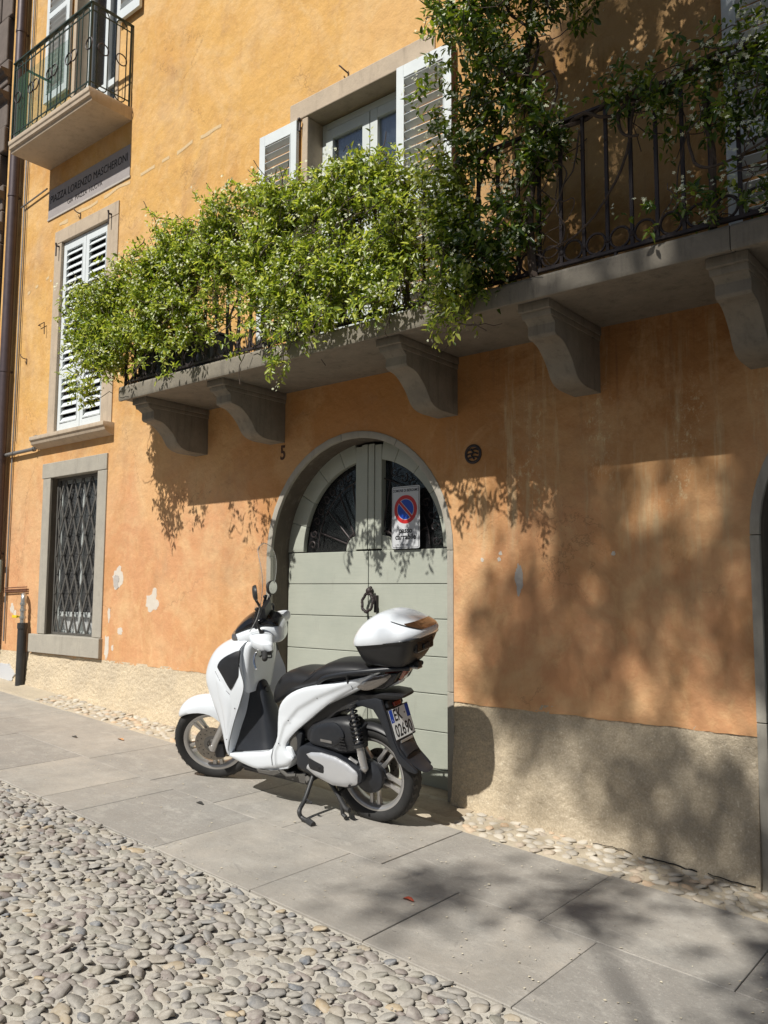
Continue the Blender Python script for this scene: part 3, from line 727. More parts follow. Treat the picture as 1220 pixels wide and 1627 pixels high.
# door knocker
kn = empty('door_knocker', (-4.045, 0.16, 1.33), 'dark iron wreath knocker on the green door above the top box', 'knocker')
m = MB(); pts = []
for i in range(28):
    a = 2 * PI * i / 28; r = 0.055 + 0.004 * math.sin(a * 7)
    pts.append((-4.035 + r * 0.95 * math.cos(a), 0.135 + 0.012 * math.sin(a), 1.405 + r * 1.25 * math.sin(a)))
m.tube(pts, 0.0105, 7, closed=True)
for i in range(0, 28, 2): m.ball(pts[i], 0.0125, 6, 5)
m.build('ring', M_iron, kn, smooth=True)
m = MB(); m.ball((-4.035, 0.15, 1.492), 0.026, 10, 8, (1, 0.8, 1.0)); m.tube([(-4.035, 0.15, 1.48), (-4.035, 0.196, 1.48)], 0.012, 8); m.ball((-4.035, 0.17, 1.515), 0.014, 8, 6)
for s in (-1, 1): m.ball((-4.035 + s * 0.022, 0.16, 1.50), 0.012, 8, 6)
m.build('mount', M_iron, kn, smooth=True)
m = MB(); m.lathe([(0, 0), (.021, 0), (.023, .006), (.012, .010), (0, .010)], 18, Matrix.Translation((-4.135, 0.195, 1.20)) @ Matrix.Rotation(PI / 2, 4, 'X')); m.build('keyhole_plate', M_iron, kn, smooth=35)
m = MB(); m.box(-4.0, -3.975, 0.165, 0.195, 1.33, 1.46); m.build('door_bolt_plate', M_iron, kn, bevel=0.004)

# ---------------------------------------------------------------- windows and shutters
def blocks(lst, material=M_stone, bev=0.004, nm='surround_stone', parent=B):
    for b in lst:
        m = MB(); m.box(*b); m.build(nm, material, parent, bevel=bev)
slat_cache = {}
def shutter(x0, x1, z0, z1, y, panels, tilt, label=None, pitch=0.078, hinge=None, depth=0.036, slat_w=0.055, st=0.06):
    m = MB(); zc = [z0] + [p for pr in panels for p in pr] + [z1]
    m.box(x0, x0 + st, y, y + depth, z0, z1); m.box(x1 - st, x1, y, y + depth, z0, z1)
    for a, b in zip(zc[0::2], zc[1::2]): m.box(x0 + st, x1 - st, y + 0.001, y + depth - 0.001, a, b)
    for p0, p1 in panels:   # thin bead round each louvred panel
        for bx in ((x0 + st, x0 + st + 0.008, p0, p1), (x1 - st - 0.008, x1 - st, p0, p1)):
            m.box(bx[0], bx[1], y - 0.003, y + 0.004, bx[2], bx[3])
        m.box(x0 + st, x1 - st, y - 0.003, y + 0.004, p1 - 0.008, p1); m.box(x0 + st, x1 - st, y - 0.003, y + 0.004, p0, p0 + 0.008)
    S = m.build('shutter', M_shut, B, bevel=0.0025, seg=1)
    if label: S['label'] = label
    wd = round(x1 - x0 - 2 * st, 3); key = (wd, tilt, slat_w)
    if key not in slat_cache:
        s_ = MB(); h = slat_w / 2; s_.box(-wd / 2, wd / 2, -0.0045, 0.0045, -h, h, Matrix.Rotation(tilt, 4, 'X'))
        slat_cache[key] = s_.mesh('slat', M_shut, bevel=0.002, seg=1)
    for p0, p1 in panels:
        n = int((p1 - p0) / pitch)
        for i in range(n):
            inst(slat_cache[key], 'slat', ((x0 + x1) / 2, y + depth / 2 + 0.001, p0 + (i + 0.5) * (p1 - p0) / n), S)
    if hinge:
        h = MB()
        for zz in hinge: h.box(x1 - 0.004 if True else 0, x1 + 0.012, y - 0.012, y + 0.006, zz, zz + 0.09); h.ball((x1 + 0.004, y - 0.012, zz + 0.09), 0.012, 8, 6)
        h.build('hinge', M_iron, S)
    return S
# closed pair, left ground window column
blocks([(-8.60, -7.335, -0.016, 0.22, 5.372, 5.52), (-8.60, -8.455, -0.014, 0.22, 3.175, 5.368), (-7.535, -7.335, -0.014, 0.22, 3.175, 5.368)], M_stone_warm)
m = MB()
m.prism([(-0.13, 3.17), (-0.13, 3.13), (-0.115, 3.12), (-0.105, 3.085), (-0.07, 3.065), (-0.03, 3.045), (0.10, 3.045), (0.10, 3.172)], -8.76, -7.29, 'x')
m.build('window_sill', M_stone_warm, B, smooth=30, bevel=0.002)
shutter(-8.450, -7.998, 3.185, 5.365, 0.02, [(3.30, 3.80), (3.90, 5.27)], R(-33), 'white louvred shutter leaf, closed, left of the pair', hinge=None, slat_w=0.074, st=0.058)
shutter(-7.992, -7.540, 3.185, 5.365, 0.02, [(3.30, 3.80), (3.90, 5.27)], R(-33), 'white louvred shutter leaf, closed, beside the jasmine', hinge=(3.2, 5.25), slat_w=0.074, st=0.058)
m = MB(); m.box(-8.46, -7.53, 0.10, 0.12, 3.1, 5.4); m.build('dark_room_sheet', M_black_in, B)  # black sheet painting the unlit room behind the slats
# grille window
blocks([(-8.645, -7.375, -0.020, 0.28, 2.702, 2.868), (-8.625, -8.470, -0.016, 0.28, 1.012, 2.698), (-7.540, -7.375, -0.016, 0.28, 1.012, 2.698), (-8.745, -7.362, -0.045, 0.28, 0.812, 1.008)], M_stone, 0.006)
m = MB(); m.box(-8.4695, -8.4655, 0.006, 0.114, 1.012, 2.698); m.build('reveal', M_reveal, B)  # thin strip that colours the left reveal with the recess shade
def lattice_window():
    W_ = MB()
    for b in ((-8.47, -8.42, 1.01, 2.70), (-7.59, -7.54, 1.01, 2.70), (-8.02, -7.99, 1.01, 2.70)): W_.box(b[0], b[1], 0.115, 0.15, b[2], b[3])
    W_.box(-8.42, -7.59, 0.116, 0.149, 2.64, 2.70); W_.box(-8.42, -7.59, 0.116, 0.149, 1.20, 1.25); W_.box(-8.42, -7.59, 0.116, 0.149, 1.01, 1.05)
    F = W_.build('window', M_white, B, bevel=0.003)
    g = MB(); g.box(-8.42, -8.02, 0.13, 0.134, 1.25, 2.64); g.build('pane', M_glass, F)
    g = MB(); g.box(-7.99, -7.59, 0.13, 0.134, 1.25, 2.64); g.build('pane', M_glass, F)
    cu = MB(); n = 60; vs = [(-8.46 + 0.92 * i / n, 0.165 + 0.010 * math.sin(i * 1.9) + 0.003 * math.sin(i * 5), z) for z in (1.03, 2.7) for i in range(n + 1)]
    cu.add(vs, [(i, i + 1, i + n + 2, i + n + 1) for i in range(n)])
    cu.build('curtain', noisy('grey_curtain', (0.80, 0.80, 0.78), (0.60, 0.61, 0.61), 6, 0.9, 0), F, smooth=True)
    G = MB()
    for b in ((-8.462, -8.44), (-7.57, -7.548)): G.box(b[0], b[1], 0.065, 0.085, 1.012, 2.698)
    G.box(-8.44, -7.57, 0.066, 0.084, 2.67, 2.698); G.box(-8.44, -7.57, 0.066, 0.084, 1.012, 1.035)
    gr = G.build('window_grille', M_iron_grey, B, bevel=0.002)
    px = 0.87 / 5.0; x0 = -8.44; zs = [1.035 + 1.635 * i / 8 for i in range(9)]
    for k in range(11):
        pts = []
        for i, z in enumerate(zs):
            s = 1 if (i + k) % 2 else -1
            x = x0 + (k - 0.5 + (0.46 * s)) * px / 1.0 * 0.5 + 0.0
            x = x0 + (k * 0.5) * px + s * px * 0.235
            pts.append((min(max(x, x0 + 0.004), -7.574), z))
        m = MB(); yy = 0.068 if k % 2 else 0.078
        for (xa, za), (xb, zb_) in zip(pts[:-1], pts[1:]):
            d = Vector((xb - xa, 0, zb_ - za)); L = d.length; d.normalize(); ang = math.atan2(d.x, d.z)
            m.box(-0.0105, 0.0105, -0.005, 0.005, -0.004, L + 0.004, Matrix.Translation((xa, yy, za)) @ Matrix.Rotation(ang, 4, 'Y'))
        for (xa, za) in pts[1:-1]: m.lathe([(0.001, -0.008), (0.008, -0.008), (0.008, 0.008), (0.001, 0.008)], 8, Matrix.Translation((xa, 0.073, za)) @ Matrix.Rotation(PI / 2, 4, 'X'))
        m.build('lattice_bar', M_iron_grey, gr)
    wm = MB()
    for i in range(60): x = -8.455 + i * 0.0152; wm.box(x - 0.0006, x + 0.0006, 0.10, 0.101, 1.03, 2.69)
    for i in range(110): z = 1.03 + i * 0.0152; wm.box(-8.46, -7.55, 0.1012, 0.102, z - 0.0006, z + 0.0006)
    wm.build('wire_mesh', M_wire, gr, merge=False, kind='stuff')
lattice_window()
# french windows on the long balcony
def french(dx):
    X = lambda a: a + dx
    blocks([(X(-4.80), X(-3.30), -0.018, 0.25, 5.402, 5.562), (X(-4.66), X(-4.595), -0.012, 0.25, 3.2, 5.398), (X(-3.525), X(-3.46), -0.012, 0.25, 3.2, 5.398)], M_stone_warm, 0.008, 'surround_stone')
    fr = MB(); y0, y1 = 0.165, 0.225
    fr.box(X(-4.59), X(-4.545), y0, y1, 3.2, 5.39); fr.box(X(-3.575), X(-3.53), y0, y1, 3.2, 5.39); fr.box(X(-4.545), X(-3.575), y0 + 0.001, y1, 5.33, 5.39)
    F = fr.build('french_window', M_white, B, bevel=0.003)
    for a, b in ((-4.54, -4.064), (-4.056, -3.58)):
        c = MB(); yy = y0 - 0.012
        c.box(X(a), X(a) + 0.075, yy, yy + 0.05, 3.22, 5.32); c.box(X(b) - 0.075, X(b), yy, yy + 0.05, 3.22, 5.32)
        c.box(X(a) + 0.075, X(b) - 0.075, yy + 0.001, yy + 0.049, 5.235, 5.32); c.box(X(a) + 0.075, X(b) - 0.075, yy + 0.001, yy + 0.049, 3.22, 3.75); c.box(X(a) + 0.075, X(b) - 0.075, yy + 0.001, yy + 0.049, 4.38, 4.45)
        c.build('casement', M_white, F, bevel=0.004)
        g = MB(); g.box(X(a) + 0.07, X(b) - 0.07, yy + 0.026, yy + 0.030, 3.74, 5.24); g.build('pane', M_glass_coated, F)
    cu = MB(); n = 70; vs = [(X(-4.56) + 1.0 * i / n, 0.222 + 0.008 * math.sin(i * 1.3) + 0.005 * math.sin(i * 0.45), z) for z in (3.2, 5.34) for i in range(n + 1)]
    cu.add(vs, [(i, i + 1, i + n + 2, i + n + 1) for i in range(n)]); cu.build('curtain', M_curtain, F, smooth=True)
    # shutters folded back flat on the wall
    a = shutter(X(-5.125), X(-4.675), 3.26, 5.375, -0.062, [(3.36, 3.95), (4.03, 5.28)], R(40), pitch=0.066, slat_w=0.050, st=0.066)
    b = shutter(X(-3.613), X(-3.115), 3.26, 5.375, -0.070, [(3.36, 4.30), (4.38, 5.28)], R(40), pitch=0.066, slat_w=0.050, st=0.066)
    h = MB()
    for zz in (3.5, 4.7, 5.28): h.tube([(X(-4.66), -0.04, zz), (X(-4.66), -0.03, zz + 0.10)], 0.009, 8); h.ball((X(-4.66), -0.045, zz + 0.10), 0.016, 8, 6)
    h.build('hinge', M_iron, a)
    h = MB(); h.box(X(-3.115), X(-3.108), -0.075, -0.02, 3.26, 5.375); h.build('edge_strip', M_rust, b)
    m = MB(); m.box(X(-4.66), X(-3.46), 0.31, 0.33, 3.15, 5.41); m.build('dark_room_sheet', M_black_in, B)  # black sheet painting the unlit room behind the curtain
french(0.0); french(3.835); french(6.84)
# upper left balcony door
blocks([(-8.40, -8.34, -0.010, 0.25, 6.48, 8.7), (-7.50, -7.44, -0.010, 0.25, 6.48, 8.7)], M_stone_warm, 0.004)
def upper_door():
    f = MB(); f.box(-8.34, -8.27, 0.14, 0.20, 6.48, 8.7); f.box(-7.57, -7.50, 0.14, 0.20, 6.48, 8.7); f.box(-7.96, -7.88, 0.13, 0.20, 6.48, 8.7)
    f.box(-8.27, -7.96, 0.141, 0.199, 7.05, 7.13); f.box(-7.88, -7.57, 0.141, 0.199, 7.05, 7.13); f.box(-8.27, -7.96, 0.141, 0.199, 6.48, 6.56); f.box(-7.88, -7.57, 0.141, 0.199, 6.48, 6.56)
    F = f.build('balcony_door', M_shut, B, bevel=0.004)
    for a, b in ((-8.27, -7.96), (-7.88, -7.57)):
        for c, d in ((6.56, 7.05), (7.13, 8.7)):
            g = MB(); g.box(a, b, 0.168, 0.172, c, d); g.build('pane', M_glass_coated, F)
    m = MB(); m.box(-8.4, -7.4, 0.27, 0.29, 6.4, 8.8); m.build('room_behind_glass', mat('bluish_interior', (0.10, 0.14, 0.20), 0.6), B)
upper_door()
shutter(-8.93, -8.42, 7.16, 9.2, -0.06, [(7.26, 8.2), (8.28, 9.1)], R(40), 'white louvred shutter folded left of the upper balcony door', 0.066, slat_w=0.05)
shutter(-7.43, -7.02, 7.50, 9.2, -0.06, [(7.62, 8.3), (8.38, 9.1)], R(40), 'white louvred shutter folded right of the upper balcony door', 0.066, slat_w=0.05)

# ---------------------------------------------------------------- long balcony
SLX0, SLX1 = -6.07, 4.5
def balcony():
    for a, b in ((SLX0, -1.095), (-1.091, SLX1)):
        m = MB(); m.prism([(0.02, 3.095), (-0.705, 3.095), (-0.715, 3.078), (-0.738, 3.078), (-0.742, 3.10), (-0.742, 3.185), (-0.735, 3.20), (0.02, 3.205)], a, b, 'x')
        m.build('balcony_slab', M_corbel, B, smooth=30, bevel=0.002)
    # corbels
    prof = [(0.02, 3.094), (-0.655, 3.094), (-0.655, 3.065), (-0.645, 3.05), (-0.625, 3.035), (-0.615, 3.01), (-0.590, 2.995), (-0.575, 2.985), (-0.575, 2.93), (-0.56, 2.915)]
    # S curve down to the wall
    s = smooth_open([Vector((-0.56, 2.915, 0)), Vector((-0.47, 2.895, 0)), Vector((-0.375, 2.82, 0)), Vector((-0.305, 2.73, 0)), Vector((-0.22, 2.695, 0)), Vector((-0.09, 2.690, 0)), Vector((0.02, 2.690, 0))], 6)
    prof += [(p.x, p.y) for p in s[1:]]
    cb = MB(); cb.prism(prof, -0.085, 0.085, 'x')
    # moulded cap, wider than the corbel
    cap = [(0.02, 3.093), (-0.665, 3.093), (-0.665, 3.064), (-0.655, 3.050), (-0.635, 3.034), (-0.625, 3.012), (-0.600, 2.994), (0.02, 2.994)]
    for w_, pr in ((0.097, [(0.02, 3.0935), (-0.662, 3.0935), (-0.662, 3.045), (0.02, 3.045)]), (0.091, [(0.02, 3.045), (-0.640, 3.045), (-0.628, 3.012), (0.02, 3.012)])):
        cb.prism(pr, -w_, w_, 'x')
    me = cb.mesh('corbel', M_corbel, smooth=30, bevel=0.003, seg=2)
    for x in (-5.885, -4.90, -3.205, -2.165, -1.135, 0.9, 2.4, 3.9): inst(me, 'corbel', (x, 0, 0), B)
    # railing
    y = -0.690; z0, z1 = 3.245, 4.035
    r = MB(); r.box(SLX0 + 0.01, SLX1, y - 0.011, y + 0.011, z0 - 0.012, z0 + 0.008); r.box(SLX0 + 0.01, SLX1, y - 0.021, y + 0.021, z1, z1 + 0.016)
    r.box(SLX0 + 0.01, SLX0 + 0.03, y, 0.0, z0 - 0.012, z0 + 0.008); r.box(SLX0, SLX0 + 0.04, y + 0.021, 0.0, z1, z1 + 0.016)
    k = SLX0 + 0.5
    while k < SLX1: r.box(k - 0.008, k + 0.008, y - 0.008, y + 0.008, 3.205, z0 - 0.012); k += 1.3
    r.box(SLX0 + 0.01, SLX0 + 0.03, y - 0.010, y + 0.010, 3.205, z0)
    RL = r.build('balcony_railing', M_iron, B, bevel=0.002, seg=1)
    b = MB(); b.box(-0.0085, 0.0085, -0.0085, 0.0085, z0 + 0.008, z1)
    b.lathe([(0.008, -0.016), (0.0155, -0.010), (0.0175, 0), (0.0155, 0.010), (0.008, 0.016)], 8, Matrix.Translation((0, 0, z0 + 0.064)))
    b.lathe([(0.008, -0.010), (0.0145, 0), (0.008, 0.010)], 8, Matrix.Translation((0, 0, z1 - 0.19)))
    bme = b.mesh('baluster', M_iron, smooth=30)
    rm = MB(); rm.tube([(0.0530 * math.cos(2 * PI * i / 24), 0, 0.0545 * math.sin(2 * PI * i / 24)) for i in range(24)], 0.0072, 6, closed=True)
    rme = rm.mesh('ring', M_iron, smooth=True)
    x = -6.05; step = 0.1315; i = 0
    while x < 2.0:
        inst(bme, 'baluster', (x, y, 0), RL); inst(rme, 'ring', (x + step / 2, y, z0 + 0.064), RL)
        x += step
    for j in range(1, 6): inst(bme, 'baluster', (-6.05, y + j * 0.1315, 0), RL); inst(rme, 'ring', (-6.05, y + (j - 0.5) * 0.1315, z0 + 0.064), RL, (0, 0, PI / 2))
    # corner post with knob carrying the vine, right of the column
    # stained drips stay on the stone: chips on the slab edge
balcony()
pl = empty('planter_box', (-5.5, -0.5, 3.205), 'long dark grey planter box behind the balcony railing under the jasmine', 'planter')
m = MB(); m.prism([(-0.62, 3.207), (-0.40, 3.207), (-0.38, 3.50), (-0.64, 3.50)], -5.95, -5.02, 'x'); m.build('trough', M_gplast, pl, bevel=0.006)
m = MB(); m.box(-5.965, -5.005, -0.655, -0.365, 3.50, 3.52); m.build('rim', M_gplast, pl, bevel=0.004)

# upper left balcony
def small_balcony():
    z = 6.335; x0, x1 = -8.81, -7.165; yf = -0.50
    m = MB(); pr = [(0.02, z + 0.13), (yf, z + 0.13), (yf, z + 0.085), (yf + 0.012, z + 0.072), (yf + 0.012, z + 0.04), (yf + 0.035, z + 0.03), (yf + 0.04, z), (0.02, z)]
    m.prism(pr, x0, x1, 'x'); m.build('upper_balcony_slab', M_stone_warm, B, smooth=30, bevel=0.003)
    yr = -0.475; zb, zt = 6.50, 7.37
    r = MB(); r.box(x0 + 0.02, x1 - 0.02, yr - 0.02, yr + 0.02, zt, zt + 0.014); r.box(x1 - 0.05, x1 - 0.02, yr + 0.02, 0.0, zt, zt + 0.014); r.box(x0 + 0.02, x0 + 0.05, yr + 0.02, 0.0, zt, zt + 0.014)
    r.box(x1 - 0.045, x1 - 0.025, yr - 0.010, yr + 0.010, z + 0.13, zt); r.box(x0 + 0.025, x0 + 0.045, yr - 0.010, yr + 0.010, z + 0.13, zt)
    r.box(x1 - 0.043, x1 - 0.027, -0.03, -0.014, z + 0.13, zt)
    for zz in (zb + 0.04, zt - 0.07):
        r.box(x0 + 0.03, x1 - 0.03, yr - 0.005, yr + 0.005, zz - 0.005, zz + 0.005); r.box(x1 - 0.040, x1 - 0.030, yr, -0.02, zz - 0.005, zz + 0.005)
    RL = r.build('upper_balcony_railing', M_green_iron, B, label='thin dark green iron railing of the upper balcony')
    lp = MB(); hw = 0.062
    pts = [(-hw, 0, zb + 0.06)] + [(-hw * math.cos(PI * i / 8), 0, zb + 0.05 - hw * math.sin(PI * i / 8)) for i in range(1, 8)] + [(hw, 0, zb + 0.06), (hw, 0, zt - 0.075)] + [(hw * math.cos(PI * i / 8), 0, zt - 0.065 + hw * math.sin(PI * i / 8)) for i in range(1, 8)] + [(-hw, 0, zt - 0.075)]
    lp.tube(pts, 0.0065, 5, closed=True); lme = lp.mesh('loop_bar', M_green_iron, smooth=True)
    rg = MB(); rg.tube([(0.060 * math.cos(2 * PI * i / 18), -0.012, (zb + zt) / 2 + 0.060 * math.sin(2 * PI * i / 18)) for i in range(18)], 0.0065, 5, closed=True); rme = rg.mesh('ring', M_iron, smooth=True)
    n = 8; st = (x1 - x0 - 0.10) / n
    for i in range(n):
        x = x0 + 0.05 + (i + 0.5) * st
        inst(lme, 'loop_bar', (x, yr, 0), RL); inst(rme, 'ring', (x + (st / 2 if i % 2 else 0), yr, 0), RL)
    for j in range(2):
        yy = yr + 0.13 + j * 0.21
        inst(lme, 'loop_bar', (x1 - 0.035, yy, 0), RL, (0, 0, PI / 2)); inst(rme, 'ring', (x1 - 0.035, yy, 0), RL, (0, 0, PI / 2))
    nn = MB(); nn.box(x0 + 0.04, x1 - 0.5, yr + 0.03, yr + 0.032, zb, zt - 0.15)
    nn.build('green_netting', M_net, None, label='green netting tied inside the upper left balcony railing', category='netting')
small_balcony()

# ---------------------------------------------------------------- neighbour building
NB = empty('brown_stone_building', (-10.6, 0.3, 0.5), 'brown stone neighbour building, shade put into its colour, with carved mouldings at the left edge', 'building')
m = MB(); m.box(-14, -9.89, 0.06, 8, -0.2, 11); m.build('wall', M_dark_stone, NB)
zz = 0.3; rnd = random.Random(9); kk = 0
while zz < 10.5:
    h = rnd.choice([0.42, 0.55, 0.34, 0.6]); xa = -12.4
    while xa < -9.9:
        wd = rnd.uniform(0.6, 0.95); xb = min(xa + wd, -9.885)
        if xb - xa > 0.12:
            m = MB(); m.box(xa + 0.005, xb - 0.005, -0.03 - rnd.uniform(0, 0.025), 0.055, zz + 0.005, zz + h - 0.005); m.build('ashlar_block', M_dark_stone, NB, bevel=0.015)
        xa += wd
    zz += h
for z in (4.4, 5.15, 5.9, 6.3, 7.6, 7.9):
    m = MB(); m.prism([(0.0, z), (-0.09, z + 0.03), (-0.10, z + 0.06), (-0.14, z + 0.08), (-0.14, z + 0.11), (0.0, z + 0.12)], -12.4, -9.884, 'x'); m.build('moulding', M_dark_stone, NB, smooth=30)

# ---------------------------------------------------------------- marks and fittings on the facade
def chip(x, z, rx, rz, seed, material=M_chip, thick=0.0015, parent=B, nm='peeled_patch', y=0.0):
    pts = []; n = 40
    for i in range(n):
        a = 2 * PI * i / n; k = 1 + 0.45 * noise.noise((math.cos(a) * 1.3 + seed * 3.1, math.sin(a) * 1.3, seed)) + 0.28 * noise.noise((math.cos(a) * 3.4 + seed, math.sin(a) * 3.4, seed)) + 0.16 * noise.noise((math.cos(a) * 9 + seed, math.sin(a) * 9, seed))
        pts.append((x + rx * k * math.cos(a), z + rz * k * math.sin(a)))
    m = MB(); m.prism(pts, y - thick, y + 0.004, 'y'); return m.build(nm, material, parent)
chip(-7.13, 1.60, 0.085, 0.10, 1); chip(-7.16, 1.57, 0.05, 0.06, 9, M_chip_grey, 0.0045); chip(-6.55, 1.385, 0.095, 0.095, 2); chip(-7.065, 1.09, 0.045, 0.035, 3)
chip(-7.265, 1.25, 0.024, 0.07, 4); chip(-7.285, 0.93, 0.035, 0.12, 5); chip(-7.185, 0.925, 0.018, 0.03, 6); chip(-9.22, 1.27, 0.05, 0.05, 7); chip(-9.15, 1.22, 0.03, 0.03, 17)
chip(-2.655, 1.575, 0.030, 0.085, 8, M_chip_grey)
for x, z, s in ((-2.93, 1.70, 11), (-2.80, 1.70, 12), (-2.79, 1.74, 13), (-2.02, 1.72, 14), (-8.68, 4.98, 15)): chip(x, z, 0.013, 0.013, s)
chip(-9.25, 0.55, 0.20, 0.11, 22, M_signwhite, 0.03, y=-0.02)
# pale mended crack running across the facade above the left window
m = MB(); vs = []; n = 60
for i in range(n + 1):
    x = -9.2 + 3.6 * i / n; z = 4.95 + (x + 9.2) * 0.17 + 0.05 * noise.noise((x * 3, 0, 0)); hh = 0.016 + 0.02 * max(0, noise.noise((x * 6, 2, 0)))
    if x > -8.62: z = 5.60 + 0.03 * noise.noise((x * 4, 0, 0)) + (x + 8.6) * 0.05
    vs.append((x, z, hh))
for i in range(n):
    if -8.72 < vs[i][0] < -8.58: continue
    a, b = vs[i], vs[i + 1]
    if noise.noise((a[0] * 5, 7, 1)) < -0.12: continue
    m.add([(a[0], -0.0022, a[1] - a[2]), (b[0], -0.0022, b[1] - b[2]), (b[0], -0.0022, b[1] + b[2]), (a[0], -0.0022, a[1] + a[2])], [(0, 1, 2, 3)])
m.build('mended_crack', noisy('crack_filler', (0.70, 0.52, 0.28), (0.58, 0.42, 0.25), 30, 0.95, 0.5, 80), B)
# cracks where the plinth meets the strip
def crack(pts, wdt, y=-0.052):
    m = MB(); m.tube([Vector((a, y + 0.001 * i % 2, b)) for i, (a, b) in enumerate(pts)], wdt, 5)
    m.build('crack', M_black_in, B)
cp = [(-2.25 + 1.0 * i / 34, gz(-2.25 + 1.0 * i / 34) + 0.045 + 0.016 * noise.noise((i * 0.5, 3, 0))) for i in range(35)]
crack(cp[3:12], 0.002); crack(cp[13:24], 0.0035); crack(cp[25:34], 0.003)

def plaque():
    o = empty('street_name_plaque', (-7.97, -0.01, 5.72), 'grey painted street name panel lettered in black under the upper left balcony', 'street sign')
    m = MB(); m.box(-8.79, -7.165, -0.010, 0.01, 5.735, 6.075); m.build('panel', M_plaque, o, bevel=0.002)
    b = MB(); b.box(-8.80, -7.155, -0.013, 0.008, 5.712, 5.734); b.build('border', M_chip_grey, o)
    text('lettering', 'PIAZZA LORENZO MASCHERONI', 0.128, wallM(-7.975, -0.012, 5.945), M_letter, o, sx=0.815, bold=-0.0005)
    text('lettering', 'GIÀ  PIAZZA  NUOVA', 0.085, wallM(-8.02, -0.012, 5.815), M_letter, o, sx=0.85, bold=-0.0008)
plaque()
def hook(x, z, s=1.0, flip=1):
    m = MB(); m.tube([(x, 0.01, z), (x, -0.05 * s, z + 0.005), (x - flip * 0.02 * s, -0.065 * s, z + 0.03 * s), (x - flip * 0.045 * s, -0.055 * s, z + 0.055 * s)], 0.006, 6)
    m.tube([(x + flip * 0.01, -0.008, z + 0.01), (x + flip * 0.012, -0.012, z - 0.07 * s)], 0.004, 5)
    return m
hooks = [(-4.16, 5.60, 'bent rusty iron hook above the open window lintel'), (-8.10, 5.60, 'small rusty iron hook above the closed left shutters'),
         (-9.15, 4.15, 'rusty iron hook low on the ochre strip beside the downpipe')]
for x, z, lb in hooks: hook(x, z).build('iron_hook', M_rust, None, smooth=True, label=lb, category='hook')
m = MB(); m.tube([(-8.86, 0.0, 4.49), (-8.86, -0.03, 4.49), (-8.73, -0.03, 4.50), (-8.72, -0.03, 4.36)], 0.0055, 6); m.build('wall_bracket', M_rust, None, label='thin L shaped iron bracket left of the closed shutters', category='bracket')
for x, z, lb in ((-8.50, 5.33, 'black iron shutter hinge pin at the top left of the closed shutters'), (-7.46, 5.40, 'black iron shutter hinge pin at the top right of the closed shutters')):
    m = MB(); m.tube([(x, 0, z), (x, -0.05, z), (x, -0.055, z + 0.03)], 0.011, 8); m.tube([(x, -0.05, z), (x, -0.05, z - 0.12)], 0.008, 6); m.build('hinge_pin', M_iron, None, smooth=True, label=lb, category='hinge')
# house number
text('house_number', '5', 0.165, wallM(-4.833, -0.003, 2.603), M_rustnum, None, extrude=0.0015, sx=0.78, bold=0.003, label='dark brown painted number 5 left of the arch top', category='house number')
# round vent
v = empty('wall_vent', (-2.995, 0, 2.35), 'small round dark iron vent set in the wall right of the arch', 'vent')
m = MB(); T = Matrix.Translation((-2.995, -0.001, 2.41)) @ Matrix.Rotation(PI / 2, 4, 'X')
m.lathe([(0.048, -0.02), (0.048, 0.006), (0.056, 0.010), (0.066, 0.006), (0.068, -0.02)], 28, T, True); m.build('rim', M_iron, v, smooth=True)
m = MB(); m.lathe([(0.001, -0.012), (0.049, -0.012), (0.049, -0.018), (0.001, -0.018)], 24, T); m.build('back_plate', M_black_in, v)
m = MB()
for k in (-0.026, 0, 0.026): m.tube([(-3.04, -0.004, 2.41 + k * 1.0), (-2.975, -0.006, 2.41 + k + 0.008), (-2.955, -0.004, 2.41 + k)], 0.0055, 5)
m.tube([(-3.01, -0.005, 2.445), (-2.99, -0.008, 2.42), (-3.005, -0.008, 2.40), (-2.985, -0.005, 2.375)], 0.007, 5); m.build('grille', M_iron, v)

